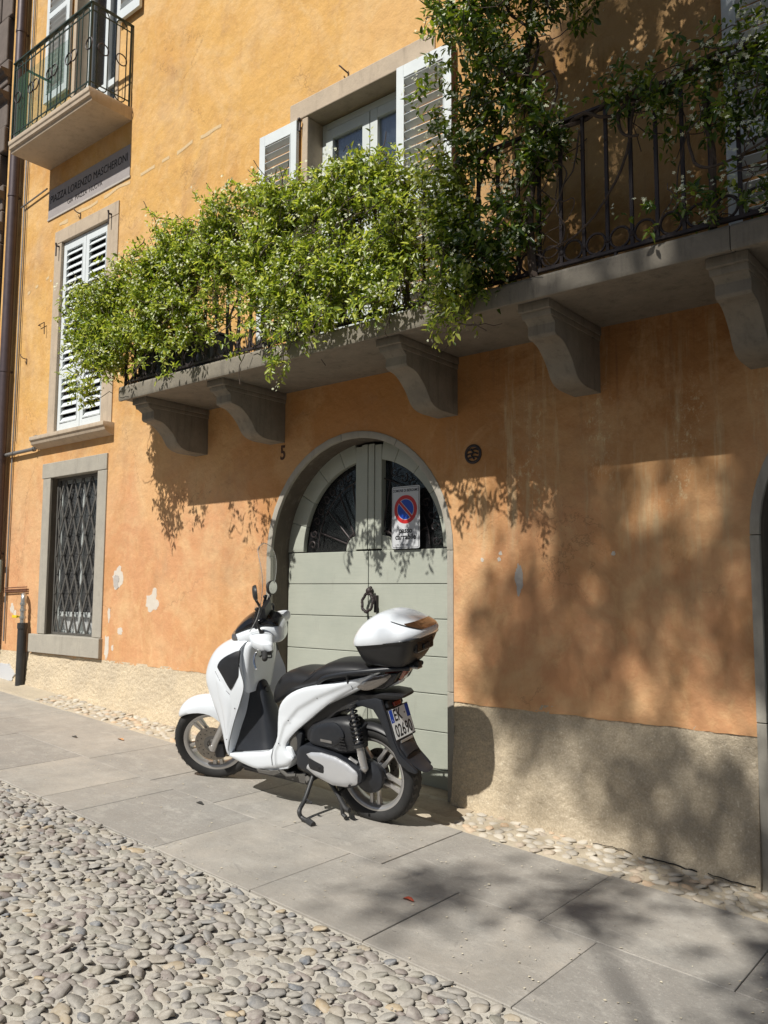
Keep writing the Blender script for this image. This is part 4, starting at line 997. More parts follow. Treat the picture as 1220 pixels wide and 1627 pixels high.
# no parking sign
def sign():
    o = empty('passo_carrabile_sign', (-3.70, 0.17, 1.805), 'white passo carrabile no parking sign fixed over the right fanlight of the door', 'sign')
    cx, cz = -3.702, 2.035; w_, h_ = 0.258, 0.462; y = 0.172
    def rr(w, h, r, n=5):
        pts = []
        for (sx, sz, a0) in ((1, 1, 0), (-1, 1, 90), (-1, -1, 180), (1, -1, 270)):
            for i in range(n + 1):
                a = R(a0 + 90 * i / n); pts.append((cx + sx * (w / 2 - r) + r * math.cos(a), cz + sz * (h / 2 - r) + r * math.sin(a)))
        return pts
    m = MB(); m.prism(rr(w_, h_, 0.014), y, y + 0.003); m.build('plate', M_signwhite, o)
    m = MB(); m.prism(rr(w_ - 0.014, h_ - 0.014, 0.012), y - 0.0006, y + 0.001); m.build('border_line', M_black, o)
    m = MB(); m.prism(rr(w_ - 0.020, h_ - 0.020, 0.010), y - 0.0012, y + 0.001); m.build('face', M_signwhite, o)
    zc = cz + 0.058
    def disc(r, dy, mt, nm):
        m = MB(); m.prism([(cx + r * math.cos(2 * PI * i / 40), zc + r * math.sin(2 * PI * i / 40)) for i in range(40)], y - dy, y - dy + 0.0004); m.build(nm, mt, o)
    disc(0.106, 0.0018, M_signred, 'red_ring'); disc(0.078, 0.0024, M_signwhite, 'white_line'); disc(0.074, 0.0030, M_signblue, 'blue_disc')
    for wd, dy, mt, nm, L in ((0.0135, 0.0036, M_signwhite, 'white_edge', 0.0765), (0.0095, 0.0042, M_signred, 'red_bar', 0.080)):
        m = MB(); m.box(-L, L, y - dy, y - dy + 0.0004, -wd, wd, Matrix.Translation((cx, 0, zc)) @ Matrix.Rotation(R(45), 4, 'Y')); m.build(nm, mt, o)
    text('lettering', 'COMUNE DI BERGAMO', 0.029, wallM(cx, y - 0.0018, cz + 0.198), M_black, o, extrude=0.0003, sx=0.80, bold=0.0004)
    text('lettering', 'passo', 0.058, wallM(cx, y - 0.0018, cz - 0.098), M_black, o, extrude=0.0003, sx=0.95, bold=0.0014)
    text('lettering', 'carrabile', 0.058, wallM(cx, y - 0.0018, cz - 0.146), M_black, o, extrude=0.0003, sx=0.95, bold=0.0014)
    text('lettering', 'Aut. n. 708   del', 0.016, wallM(cx - 0.03, y - 0.0018, cz - 0.202), M_black, o, extrude=0.0003)
    for s in (-1, 1):
        m = MB(); m.box(cx + s * 0.09 - 0.01, cx + s * 0.09 + 0.01, y + 0.003, 0.20, cz - 0.215, cz - 0.20); m.build('bracket', M_iron_grey, o)
sign()

# pipes on the left
dp = empty('downpipe', (-9.47, -0.09, 0.5), 'tall dark purplish rain downpipe at the left corner of the house', 'downpipe')
m = MB(); m.tube([(-9.49, -0.09, 0.48), (-9.49, -0.09, 9.5)], 0.058, 18); m.build('pipe', M_pipe, dp, smooth=True)
for z in (1.9, 4.05, 6.2, 8.3):
    m = MB(); m.lathe([(0.0585, -0.014), (0.064, -0.014), (0.064, 0.014), (0.0585, 0.014)], 18, Matrix.Translation((-9.49, -0.09, z)), True); m.box(-9.50, -9.48, -0.04, 0.0, z - 0.01, z + 0.01); m.build('bracket', M_pipe, dp, smooth=True)
m = MB(); m.tube([(-9.345 + 0.006 * noise.noise((0, 0, z * 1.3)), -0.022, z) for z in [0.9 + 0.3 * i for i in range(28)]], 0.010, 6); m.build('wall_cable', M_pipe_grey, None, smooth=True, label='thin grey cable running up the wall beside the downpipe', category='cable')
m = MB(); m.tube([(-9.30, -0.02, z) for z in (3.2, 4.8, 6.4, 8.0, 9.4)], 0.006, 6); m.build('wall_cable', M_black_plastic, None, smooth=True, label='thin black cable right of the grey one beside the downpipe', category='cable')
m = MB(); m.tube([(-9.4, -0.03, 6.05), (-8.8, -0.03, 6.10)], 0.010, 6); m.build('cable_duct', M_pipe_grey, None, smooth=True, label='short grey duct joining the downpipe to the upper balcony', category='duct')
gp = empty('gas_pipe', (-9.1, -0.04, 2.0), 'grey gas pipe turning below the left window sill and down the corner', 'pipe')
m = MB(); m.tube(smooth_open([(-8.745, -0.05, 3.20), (-8.745, -0.05, 3.10), (-8.76, -0.05, 3.065), (-8.85, -0.05, 3.052), (-9.50, -0.05, 3.045), (-9.60, -0.05, 3.03), (-9.615, -0.05, 2.95), (-9.62, -0.05, 1.8)], 4), 0.021, 12); m.build('pipe', M_pipe_grey, gp, smooth=True)
m = MB(); m.tube([(-8.79, -0.05, 3.20), (-8.79, -0.05, 3.06)], 0.012, 8)
for x in (-8.80, -9.25): m.lathe([(0.021, -0.01), (0.028, -0.01), (0.028, 0.01), (0.021, 0.01)], 12, Matrix.Translation((x, -0.05, 3.05)) @ Matrix.Rotation(PI / 2, 4, 'Y'), True)
m.build('joint', M_pipe_grey, gp, smooth=True)
gm = empty('gas_meter', (-9.5, -0.06, 1.45), 'green grey gas meter pipework at the left edge above the plinth', 'gas meter')
m = MB(); m.box(-9.75, -9.47, -0.12, -0.02, 1.52, 1.72); m.build('meter_body', M_green_metal, gm, bevel=0.02, seg=3)
m = MB(); m.tube(smooth_open([(-9.75, -0.08, 1.80), (-9.42, -0.08, 1.80), (-9.385, -0.08, 1.77), (-9.385, -0.08, 1.50), (-9.42, -0.08, 1.46), (-9.75, -0.08, 1.46)], 4), 0.024, 10); m.build('pipe', M_green_metal, gm, smooth=True)
cpi = MB()
for k in range(3): cpi.tube([(-9.39, -0.03, 1.50 - k * 0.022), (-8.86, -0.025, 1.515 - k * 0.022)], 0.006, 6)
cpi.build('copper_lines', M_copper, None, smooth=True, label='three thin copper lines between the gas meter and the riser', category='pipe')
rs = empty('gas_riser', (-8.83, -0.06, gz(-8.83)), 'black sleeved gas riser with zinc elbow and yellow valve left of the grille', 'pipe')
m = MB(); m.tube([(-8.825, -0.075, gz(-8.8) - 0.02), (-8.825, -0.075, 1.10)], 0.047, 16); m.lathe([(0.047, 1.06), (0.053, 1.06), (0.053, 1.12), (0.030, 1.125)], 16, Matrix.Translation((-8.825, -0.075, 0))); m.build('sleeve', M_black_plastic, rs, smooth=True)
m = MB(); m.tube(smooth_open([(-8.825, -0.075, 1.10), (-8.825, -0.075, 1.34), (-8.835, -0.07, 1.40), (-8.865, -0.055, 1.425), (-8.895, -0.035, 1.42)], 4), 0.027, 12)
for z in (1.18, 1.26, 1.33): m.lathe([(0.027, z - 0.014), (0.036, z - 0.012), (0.036, z + 0.012), (0.027, z + 0.014)], 8, Matrix.Translation((-8.825, -0.075, 0)))
m.build('zinc_elbow', M_zinc, rs, smooth=True)
m = MB(); m.box(-8.95, -8.85, -0.135, -0.118, 1.175, 1.205); m.box(-8.87, -8.85, -0.13, -0.09, 1.18, 1.20); m.build('valve_handle', M_yellow, rs, bevel=0.004)
# fallen petals, leaves and bits on the paving
def debris():
    rnd = random.Random(21); m = MB()
    for i in range(420):
        x = rnd.uniform(-6.5, -0.8); y = rnd.uniform(-1.85, -0.3); s = rnd.uniform(0.003, 0.008) * (1.4 if rnd.random() < .1 else 1)
        a = rnd.uniform(0, PI); z = gz(x) + 0.0035
        pts = [(x + s * math.cos(a + q) * (1 if k % 2 else .6), y + s * math.sin(a + q) * .8, z + rnd.uniform(0, .003)) for k, q in enumerate((0, 1.3, 2.6, 4.0, 5.1))]
        m.add(pts, [(0, 1, 2, 3, 4)])
    m.build('fallen_petals', noisy('dry_petal', (0.62, 0.58, 0.46), (0.5, 0.42, 0.3), 20, 0.9, 0), None, merge=False, kind='stuff')
    for x, y, s, c, lb in ((-2.47, -1.39, 0.022, (0.42, 0.07, 0.03), 'curled red fallen leaf on the paving slabs'), (-6.05, -0.62, 0.026, (0.50, 0.26, 0.12), 'dry orange leaf on the paving by the pebble strip'),
                           (-4.28, -1.20, 0.022, (0.03, 0.028, 0.026), 'small dark leaf on the paving below the front wheel'), (-6.35, -0.86, 0.022, (0.05, 0.045, 0.04), 'small dark leaf far left on the paving')):
        m = MB(); z = gz(x) + 0.005
        pts = [(x + s * 1.5 * math.cos(t), y + s * .6 * math.sin(t), z + 0.012 * math.sin(t) ** 2) for t in [2 * PI * i / 10 for i in range(10)]] + [(x, y, z + 0.003)]
        m.add(pts, [(i, (i + 1) % 10, 10) for i in range(10)]); m.build('fallen_leaf', mat('leaf_dry', c, 0.7), None, smooth=True, label=lb, category='leaf')
debris()

# ================================================================== VEGETATION
rng = np.random.default_rng(4)
def norm(a): return a / np.maximum(np.linalg.norm(a, axis=-1, keepdims=True), 1e-9)
def leaves_mesh(name, P, D, Nn, L, W, material):
    n = len(P); D = norm(D); S = norm(np.cross(D, Nn)); Nn = norm(np.cross(S, D)); L = L[:, None]; W = W[:, None]
    v = np.empty((n, 6, 3)); f = W * 0.22
    v[:, 0] = P; v[:, 1] = P + D * L * .32 + S * W * .5 + Nn * f; v[:, 2] = P + D * L * .70 + S * W * .38 + Nn * f * .5 - Nn * L * .04
    v[:, 3] = P + D * L - Nn * L * .16; v[:, 4] = P + D * L * .70 - S * W * .38 + Nn * f * .5 - Nn * L * .04; v[:, 5] = P + D * L * .32 - S * W * .5 + Nn * f
    idx = (np.arange(n) * 6)[:, None]; fa = np.concatenate([idx + np.array([0, 1, 2, 3]), idx + np.array([0, 3, 4, 5])], 1).reshape(-1, 4)
    return quads(name, v.reshape(-1, 3), fa, material)
def quads(name, v, fa, material):
    me = bpy.data.meshes.new(name); me.vertices.add(len(v)); me.vertices.foreach_set('co', v.astype('f').ravel())
    me.loops.add(fa.size); me.loops.foreach_set('vertex_index', fa.astype('i').ravel())
    me.polygons.add(len(fa)); me.polygons.foreach_set('loop_start', np.arange(0, fa.size, 4, dtype='i')); me.polygons.foreach_set('loop_total', np.full(len(fa), 4, 'i'))
    me.update(calc_edges=True); me.validate(); me.materials.append(material); return me
def flowers_mesh(name, P, Nn, size, material):
    n = len(P); A = norm(np.cross(Nn, rng.normal(size=(n, 3)))); Bv = np.cross(Nn, A); vs = []; off = 0
    v = np.empty((n, 5, 4, 3))
    for k in range(5):
        a = 2 * PI * k / 5; d = A * math.cos(a) + Bv * math.sin(a); s = -A * math.sin(a) + Bv * math.cos(a); z = size[:, None]
        v[:, k, 0] = P; v[:, k, 1] = P + d * z * .55 + s * z * .24 + Nn * z * .12; v[:, k, 2] = P + d * z + Nn * z * .05; v[:, k, 3] = P + d * z * .55 - s * z * .24 + Nn * z * .12
    fa = np.arange(n * 20).reshape(-1, 4); return quads(name, v.reshape(-1, 3), fa, material)
def shoots_in(poly, n, y0, thick, density, rnd, out_bias=0.35):
    xs = [p[0] for p in poly]; zs = [p[1] for p in poly]; out = []; t = 0
    while len(out) < n and t < n * 60:
        t += 1
        x, z = rnd.uniform(min(xs), max(xs)), rnd.uniform(min(zs), max(zs))
        if not inside(poly, x, z): continue
        if rnd.random() > density(x, z): continue
        y = y0 + rnd.gauss(-out_bias, 1) * thick
        out.append((x, y, z))
    return out
def make_foliage(shoots, rnd, nl=9, L=0.036, flower=0.35, dirf=None):
    P = []; D = []; Nn = []; Ls = []; FP = []; FN = []
    for (x, y, z) in shoots:
        d = Vector((rnd.gauss(0, .8), rnd.gauss(-0.35, .7), rnd.gauss(0.15, .8))) if dirf is None else dirf(x, y, z, rnd)
        d.normalize(); p = Vector((x, y, z)); ln = rnd.uniform(0.06, 0.16); k = rnd.randint(nl - 3, nl + 3); side = d.orthogonal().normalized()
        ang = rnd.uniform(0, PI)
        for i in range(k):
            q = p + d * (ln * i / k) + Vector((0, 0, -0.02 * (i / k) ** 2)); rot = Matrix.Rotation(ang + (PI / 2 if (i // 2) % 2 else 0) + (PI if i % 2 else 0), 3, d)
            s = rot @ side; dd = (s * rnd.uniform(.6, 1.1) + d * rnd.uniform(.3, .9) + Vector((rnd.gauss(0, .2), rnd.gauss(0, .2), rnd.gauss(-.1, .25)))).normalized()
            nn = Vector((rnd.gauss(0, .35), -0.55 + rnd.gauss(0, .35), 0.75 + rnd.gauss(0, .3)))
            P.append(q); D.append(dd); Nn.append(nn); Ls.append(L * rnd.uniform(.5, 1.35))
        if rnd.random() < flower:
            tip = p + d * ln
            for i in range(rnd.randint(3, 7)):
                FP.append(tip + Vector((rnd.gauss(0, .022), rnd.gauss(-0.012, .02), rnd.gauss(0, .022)))); FN.append(Vector((rnd.gauss(0, .5), -0.9, rnd.gauss(.35, .5))).normalized())
    return np.array(P), np.array(D), np.array(Nn), np.array(Ls), np.array(FP), np.array(FN)
def nz(x, z, s, o): return noise.noise((x * s, z * s, o))
def jasmine(name_label, base, polys, n_list, y0, thick, dens, seed, leafm, L=0.036, flower=0.35, stems=(), extra=(), group=None):
    rnd = random.Random(seed); root = empty('climbing_jasmine', base, name_label, 'climbing plant')
    sh = []
    for poly, n, d in zip(polys, n_list, dens): sh += shoots_in(poly, n, y0, thick, d, rnd)
    for (x, z, r, n) in extra:
        far = z < 0; z = abs(z)      # sprays that reach well out over the slab edge
        for i in range(n): sh.append((x + rnd.gauss(0, r), y0 - (0.25 if far else 0.10) + rnd.gauss(0, .04), z + rnd.gauss(0, r)))
    P, D, Nn, Ls, FP, FN = make_foliage(sh, rnd, L=L, flower=flower)
    put(leaves_mesh('foliage', P, D, Nn, Ls, Ls * rng.uniform(.36, .48, len(Ls)), leafm), 'foliage', root, kind='stuff')
    if len(FP): put(flowers_mesh('flowers', FP, FN, rng.uniform(.008, .013, len(FP)), M_flower), 'flowers', root, kind='stuff')
    for pts, r in stems:
        m = MB(); pp = smooth_open(pts, 7)
        pp = [p + Vector((0.008 * noise.noise(p * 14), 0.008 * noise.noise(p * 14 + Vector((5, 0, 0))), 0.008 * noise.noise(p * 14 + Vector((0, 9, 0))))) for p in pp]
        m.tube(pp, r, 6, taper=0.55); m.build('stem', M_bark, root, smooth=True)
    # fine twigs joined into one
    m = MB()
    for i in range(int(len(sh) * 0.13)):
        x, y, z = rnd.choice(sh); p = Vector((x, y, z)); d = Vector((rnd.gauss(0, 1), rnd.gauss(0, .4), rnd.gauss(-.3, .8))).normalized(); pts = [p]
        for k in range(5): d = (d + Vector((rnd.gauss(0, .5), rnd.gauss(0, .3), rnd.gauss(0, .5)))).normalized(); pts.append(pts[-1] + d * 0.05)
        m.tube(pts, 0.0028, 4)
    m.build('twigs', M_bark, root, merge=False, kind='stuff'); return root
HEDGE = [(-6.64, 3.96), (-6.58, 4.14), (-6.45, 4.12), (-6.25, 4.14), (-5.94, 4.22), (-5.6, 4.19), (-5.33, 4.26), (-4.86, 4.30), (-4.36, 4.36), (-4.1, 4.30), (-3.85, 4.30), (-3.6, 4.19), (-3.4, 4.22), (-3.18, 4.17), (-2.9, 4.16), (-2.66, 4.05),
         (-2.55, 3.9), (-2.45, 3.30), (-2.55, 3.14), (-2.72, 3.17), (-3.17, 3.15), (-3.5, 3.17), (-3.97, 3.20), (-4.25, 3.28), (-4.45, 3.42), (-4.85, 3.44), (-5.05, 3.40), (-5.37, 3.40), (-5.89, 3.44), (-6.2, 3.35), (-6.38, 3.26), (-6.45, 3.42), (-6.52, 3.58), (-6.62, 3.82)]
def d_hedge(x, z):
    v = 0.68 + 1.5 * nz(x, z, 3.0, 1.0) + 1.2 * nz(x, z, 7, 4)
    if z < 3.68: v -= (3.68 - z) * (2.7 if -5.9 < x < -4.2 else 1.4)
    if -4.95 < x < -4.30 and z < 3.85: v -= 0.40
    if x > -3.9: v -= 0.10
    return max(0.03, min(1, v))
def wig(x0, x1, y, z, amp, n, o):
    return [(x0 + (x1 - x0) * i / n, y + 0.03 * math.sin(i * 1.7 + o), z + amp * math.sin(i * 1.3 + o) + amp * .6 * noise.noise((i * .7, o, 0))) for i in range(n + 1)]
jasmine('bushy flowering jasmine covering the left half of the balcony railing in full sun', (-4.6, -0.7, 3.205), [HEDGE], [6300], -0.74, 0.100, [d_hedge], 3, M_leaf, L=0.042, flower=0.26,
        stems=[(wig(-6.4, -4.4, -0.70, 3.95, 0.05, 14, 0), 0.010), (wig(-4.5, -2.4, -0.70, 3.98, 0.05, 14, 2), 0.012), ([(-5.5, -0.5, 3.4), (-5.4, -0.66, 3.7), (-5.2, -0.7, 3.95)], 0.012), ([(-4.6, -0.68, 3.22), (-4.7, -0.7, 3.5), (-4.5, -0.71, 3.8), (-4.6, -0.7, 4.05)], 0.010),
               (wig(-6.3, -4.6, -0.70, 3.6, 0.08, 10, 5), 0.007), (wig(-4.4, -2.6, -0.70, 3.55, 0.08, 10, 7), 0.007)],
        extra=[(-6.42, 3.18, 0.055, 26), (-6.42, 3.62, 0.10, 55), (-3.97, 2.99, 0.035, 10), (-4.02, 3.07, 0.03, 7), (-2.62, 3.12, 0.07, 40), (-5.35, 4.40, 0.05, 14), (-6.05, 3.4, 0.05, 12), (-4.93, 3.40, 0.05, 12)] + [(xx, -zz, rr_, int(nn_ * 0.7)) for xx, zz, rr_, nn_ in ((-6.33, 3.28, .06, 14), (-6.22, 3.20, .05, 9), (-5.95, 3.30, .05, 8), (-5.42, 3.27, .04, 6), (-5.12, 3.22, .06, 12), (-4.98, 3.18, .05, 9), (-4.55, 3.30, .05, 7), (-4.22, 3.24, .06, 12), (-4.02, 3.18, .05, 9), (-3.62, 3.20, .07, 15), (-3.45, 3.26, .05, 8), (-3.10, 3.24, .07, 16), (-2.92, 3.20, .05, 10), (-2.72, 3.28, .05, 8), (-2.42, 3.18, .05, 10))])
COL = [(-2.45, 3.12), (-2.58, 3.5), (-2.60, 4.2), (-2.48, 4.5), (-2.55, 4.75), (-2.66, 5.0), (-2.72, 5.3), (-2.7, 5.9), (-1.2, 5.9), (-1.25, 4.80), (-1.55, 4.62), (-1.78, 4.60), (-1.95, 4.42), (-2.02, 4.2), (-1.98, 3.95), (-2.08, 3.7), (-2.16, 3.4), (-2.3, 3.2)]
def d_col(x, z):
    v = 0.52 + 1.6 * nz(x, z, 3.8, 7.0)
    c = -2.32 + (0.15 if z > 4.6 else 0.0)
    v -= max(0, abs(x - c) - 0.28) * 0.8
    if x > -2.1 and z < 4.5: v -= .25
    if z < 3.9 and x > -2.25: v -= .2
    return max(0.02, min(1, v))
K = -0.70
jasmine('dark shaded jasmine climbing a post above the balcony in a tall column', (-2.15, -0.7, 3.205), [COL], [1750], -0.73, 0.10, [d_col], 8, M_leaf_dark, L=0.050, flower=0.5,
        stems=[([(-2.14, K, 3.21), (-2.16, K, 3.6), (-2.12, K, 4.0), (-2.17, K, 4.4), (-2.13, K, 4.8), (-2.16, K, 5.4), (-2.14, K, 6.0)], 0.026),
               ([(-2.6, K, 3.3), (-2.5, K, 3.8), (-2.35, K - .03, 4.1), (-2.15, K - .03, 4.3), (-2.1, K, 4.6), (-2.3, K, 4.9), (-2.2, K, 5.4)], 0.012),
               ([(-2.14, K - .03, 3.9), (-1.98, K - .02, 4.18), (-2.0, K - .02, 4.34), (-2.13, K - .02, 4.30), (-2.2, K, 4.1)], 0.008),
               ([(-2.15, K - .02, 3.45), (-2.0, K - .03, 3.55), (-1.92, K - .03, 3.72), (-1.98, K - .03, 3.80), (-2.05, K - .03, 3.70), (-2.14, K, 3.62)], 0.005),
               ([(-2.2, K, 3.85), (-2.0, K - .02, 3.6), (-1.88, K - .02, 3.58), (-1.92, K - .02, 3.48), (-2.1, K, 3.42)], 0.004),
               ([(-2.3, K, 3.5), (-2.05, K, 3.3), (-1.95, K, 3.42), (-2.0, K, 3.6), (-1.95, K, 3.9)], 0.005),
               ([(-2.25, K, 4.0), (-2.2, K, 3.6), (-2.05, K, 3.42), (-1.96, K, 3.35), (-1.93, K, 3.4)], 0.004)],
        extra=[(-2.80, 4.33, 0.03, 4), (-2.70, 4.62, 0.05, 7), (-2.74, 4.48, 0.03, 5), (-2.70, 4.9, 0.05, 8), (-2.75, 5.05, 0.05, 8)])
RA = [(-2.15, 4.10), (-1.9, 4.06), (-1.75, 4.08), (-1.55, 4.16), (-1.35, 4.12), (-1.23, 4.13), (-0.9, 4.24), (0.3, 4.4), (0.8, 4.2), (0.8, 3.6), (-0.7, 3.55), (-0.95, 3.60), (-1.13, 3.62), (-1.25, 3.70), (-1.38, 3.72), (-1.5, 3.86), (-1.75, 3.93), (-2.1, 3.96)]
RB = [(-1.52, 3.33), (-1.35, 3.38), (-1.22, 3.46), (-1.05, 3.44), (-0.9, 3.52), (-0.3, 3.6), (0.2, 3.4), (0.2, 3.2), (-0.95, 3.22), (-1.25, 3.27), (-1.5, 3.28)]
def d_r(x, z): return max(0.03, min(1, 0.50 + 1.5 * nz(x, z, 4.2, 17.0) + (0.2 if x > -1.3 else 0)))
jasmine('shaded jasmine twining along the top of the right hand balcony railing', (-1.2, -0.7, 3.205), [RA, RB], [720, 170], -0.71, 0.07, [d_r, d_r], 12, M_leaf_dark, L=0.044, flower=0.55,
        stems=[(wig(-2.2, -0.7, -0.70, 4.02, 0.02, 16, 1), 0.013), (wig(-2.1, -0.9, -0.715, 4.00, 0.03, 16, 4), 0.010), (wig(-1.7, 0.6, -0.69, 4.05, 0.04, 16, 3), 0.014),
               ([(-1.55, -0.71, 3.98), (-1.58, -0.72, 3.75), (-1.66, -0.72, 3.58), (-1.80, -0.72, 3.42), (-1.92, -0.72, 3.36), (-2.05, -0.71, 3.34)], 0.0085),
               ([(-1.52, -0.71, 4.05), (-1.62, -0.73, 3.95), (-1.60, -0.73, 3.83), (-1.52, -0.72, 3.80)], 0.012),
               ([(-1.85, -0.71, 3.95), (-1.88, -0.72, 3.75), (-1.95, -0.72, 3.66)], 0.006),
               ([(-1.28, -0.71, 3.72), (-1.24, -0.74, 3.55), (-1.14, -0.75, 3.50), (-0.9, -0.75, 3.56), (-0.6, -0.72, 3.8)], 0.009),
               ([(-1.18, -0.70, 3.22), (-1.17, -0.70, 3.60), (-1.20, -0.71, 3.80), (-1.16, -0.70, 4.02)], 0.020),
               ([(-1.35, -0.71, 3.36), (-1.32, -0.72, 3.6), (-1.25, -0.71, 3.8)], 0.005)])

# big tree in the square, behind and above the camera: it throws the dappled shade
def square_tree():
    rnd = random.Random(31); bx, by = 2.3, -10.2
    root = empty('square_tree', (bx, by, gz(bx) - 0.1), 'tall leafy tree standing in the square behind the viewer and shading the right bays', 'tree')
    m = MB(); top = Vector((1.5, -9.5, 11.6)); base = Vector((bx, by, gz(bx) - 0.15))
    pts = smooth_open([base, base + Vector((0.05, 0.05, 3.2)), Vector((2.0, -9.9, 6.4)), top], 5)
    m.tube(pts, 0.36, 14, taper=0.35); m.build('trunk', M_bark, root, smooth=True)
    clumps = []
    tries = 0
    while len(clumps) < 440 and tries < 40000:
        tries += 1
        x = rnd.uniform(-3.1, 5.0); z = rnd.uniform(6.3, 15.2); y = rnd.gauss(-8.3, 0.9)
        x0_ = x + (0.45 if 9.3 < z < 12.3 else 0.15 if z <= 9.3 else 0.0)
        if ((x0_ - 1.6) / 4.2) ** 2 + ((z - 11.2) / 4.6) ** 2 > 1: continue
        d = 0.45 + 1.15 * noise.noise((x * 1.05, z * 1.05, 3.3)) + (0.30 if z > 12.0 else 0.10 if z > 11.0 else 0.0) + (0.10 if x > -0.2 else 0) - (0.16 if z < 9.3 else 0)
        if rnd.random() > d: continue
        clumps.append((x, y - 1.1, z + 1.1 * 1.13, rnd.uniform(0.17, 0.38)))
    m = MB()
    for (x, y, z, r) in clumps[::5]:
        q = Vector((x, y, z)); t = max(0.35, min(0.97, (z - 5.2) / 10.5)); a = pts[int(t * (len(pts) - 1))]
        mid = a.lerp(q, 0.5) + Vector((0, 0, 0.35)); m.tube(smooth_open([a, mid, q], 4), 0.065, 5, taper=0.2)
    m.build('limbs', M_bark, root, smooth=True)
    P = []; D = []
    for (x, y, z, r) in clumps:
        k = int(150 * r / 0.3)
        p = rng.normal(size=(k, 3)) * r * 0.62; P.append(p + np.array([x, y, z])); D.append(rng.normal(size=(k, 3)))
    P = np.concatenate(P); D = np.concatenate(D); Nn = rng.normal(size=P.shape) + np.array([0, 0, 1.2]); L = rng.uniform(.07, .13, len(P))
    put(leaves_mesh('crown', P, D, Nn, L, L * 0.75, M_tree_leaf), 'crown', root, kind='stuff')
square_tree()

# ================================================================== SCOOTER
O = Vector((-3.354, -0.553, 0.088))
Fv = Vector((-1.364, -0.176, 0.085)).normalized(); L0 = Vector((0, 0, 1)).cross(Fv).normalized(); U0 = Fv.cross(L0)
le = R(9); Lv = L0 * math.cos(le) - U0 * math.sin(le); Uv = U0 * math.cos(le) + L0 * math.sin(le)
S = bpy.data.objects.new('motor_scooter', None); C.objects.link(S); S.empty_display_size = 0.1
S.matrix_world = Matrix(((Fv.x, Lv.x, Uv.x, O.x), (Fv.y, Lv.y, Uv.y, O.y), (Fv.z, Lv.z, Uv.z, O.z), (0, 0, 0, 1)))
S['label'] = 'white motor scooter leaning on its side stand in front of the green door'; S['category'] = 'scooter'
WL[S.name] = Vector((0, 0, 0))
ax = Vector((-math.sin(R(26)), 0, math.cos(R(26))))
STEER = Matrix.Translation((0.95, 0, 1.08)) @ Matrix.Rotation(R(28), 4, ax) @ Matrix.Translation((-0.95, 0, -1.08))
def X(mb, M): mb.v = [tuple(M @ Vector(v)) for v in mb.v]; return mb
def panel(poly, tf, side=1, bulge=0.02, k=0.03, skirt=0.02, step=0.016):
    """curved body panel: outline in (s,u), lateral position tf(s,u), edges rolled inwards"""
    n = len(poly); P = []
    for i in range(n):
        a, b = Vector(poly[i]), Vector(poly[(i + 1) % n]); q = max(1, int((b - a).length / step))
        P += [tuple(a.lerp(b, j / q)) for j in range(q)]
    nb = len(P); xs = [p[0] for p in P]; ys = [p[1] for p in P]; pts = [Vector(p) for p in P]
    gx = min(xs); row = 0
    while gx < max(xs):
        gy = min(ys) + (step / 2 if row % 2 else 0)
        while gy < max(ys):
            if inside(P, gx, gy) and edge_dist(P, gx, gy) > step * 0.55: pts.append(Vector((gx, gy)))
            gy += step
        gx += step * 0.87; row += 1
    r = delaunay_2d_cdt(pts, [], [list(range(nb))], 1, 1e-6)
    m = MB(); out = []
    for v in r[0]:
        d = edge_dist(P, v.x, v.y); t = tf(v.x, v.y) + bulge * (1 - math.exp(-d / k)); out.append((v.x, side * t, v.y))
    m.add(out, [tuple(f) for f in r[2]])
    if skirt:
        a = [(p[0], side * tf(*p), p[1]) for p in P]; b = [(p[0], side * (tf(*p) - skirt), p[1]) for p in P]
        m.add(a + b, [(i, (i + 1) % nb, (i + 1) % nb + nb, i + nb) for i in range(nb)])
    return m
def ringS(s, ub, ut, wb, wt, n=24, e=0.5, uc=None):
    """closed ring in the plane s=const: rounded box from ub to ut with widths"""
    out = []; um = (ub + ut) / 2; h = (ut - ub) / 2
    for i in range(n):
        a = 2 * PI * i / n; c, sn = math.cos(a), math.sin(a)
        cc = math.copysign(abs(c) ** e, c); ss = math.copysign(abs(sn) ** e, sn)
        f = (ss + 1) / 2; w_ = wb + (wt - wb) * f
        out.append((s, w_ * cc, um + h * ss))
    return out
def interp(rows, k=4):
    rows = [Vector(r) if len(r) <= 4 else r for r in rows]; out = []
    A = np.array([list(r) for r in rows], float); n = len(A)
    for i in range(n - 1):
        p0, p1, p2, p3 = A[max(0, i - 1)], A[i], A[i + 1], A[min(n - 1, i + 2)]
        for j in range(k):
            t = j / k; out.append(0.5 * ((2 * p1) + (-p0 + p2) * t + (2 * p0 - 5 * p1 + 4 * p2 - p3) * t * t + (-p0 + 3 * p1 - 3 * p2 + p3) * t ** 3))
    out.append(A[-1]); return out

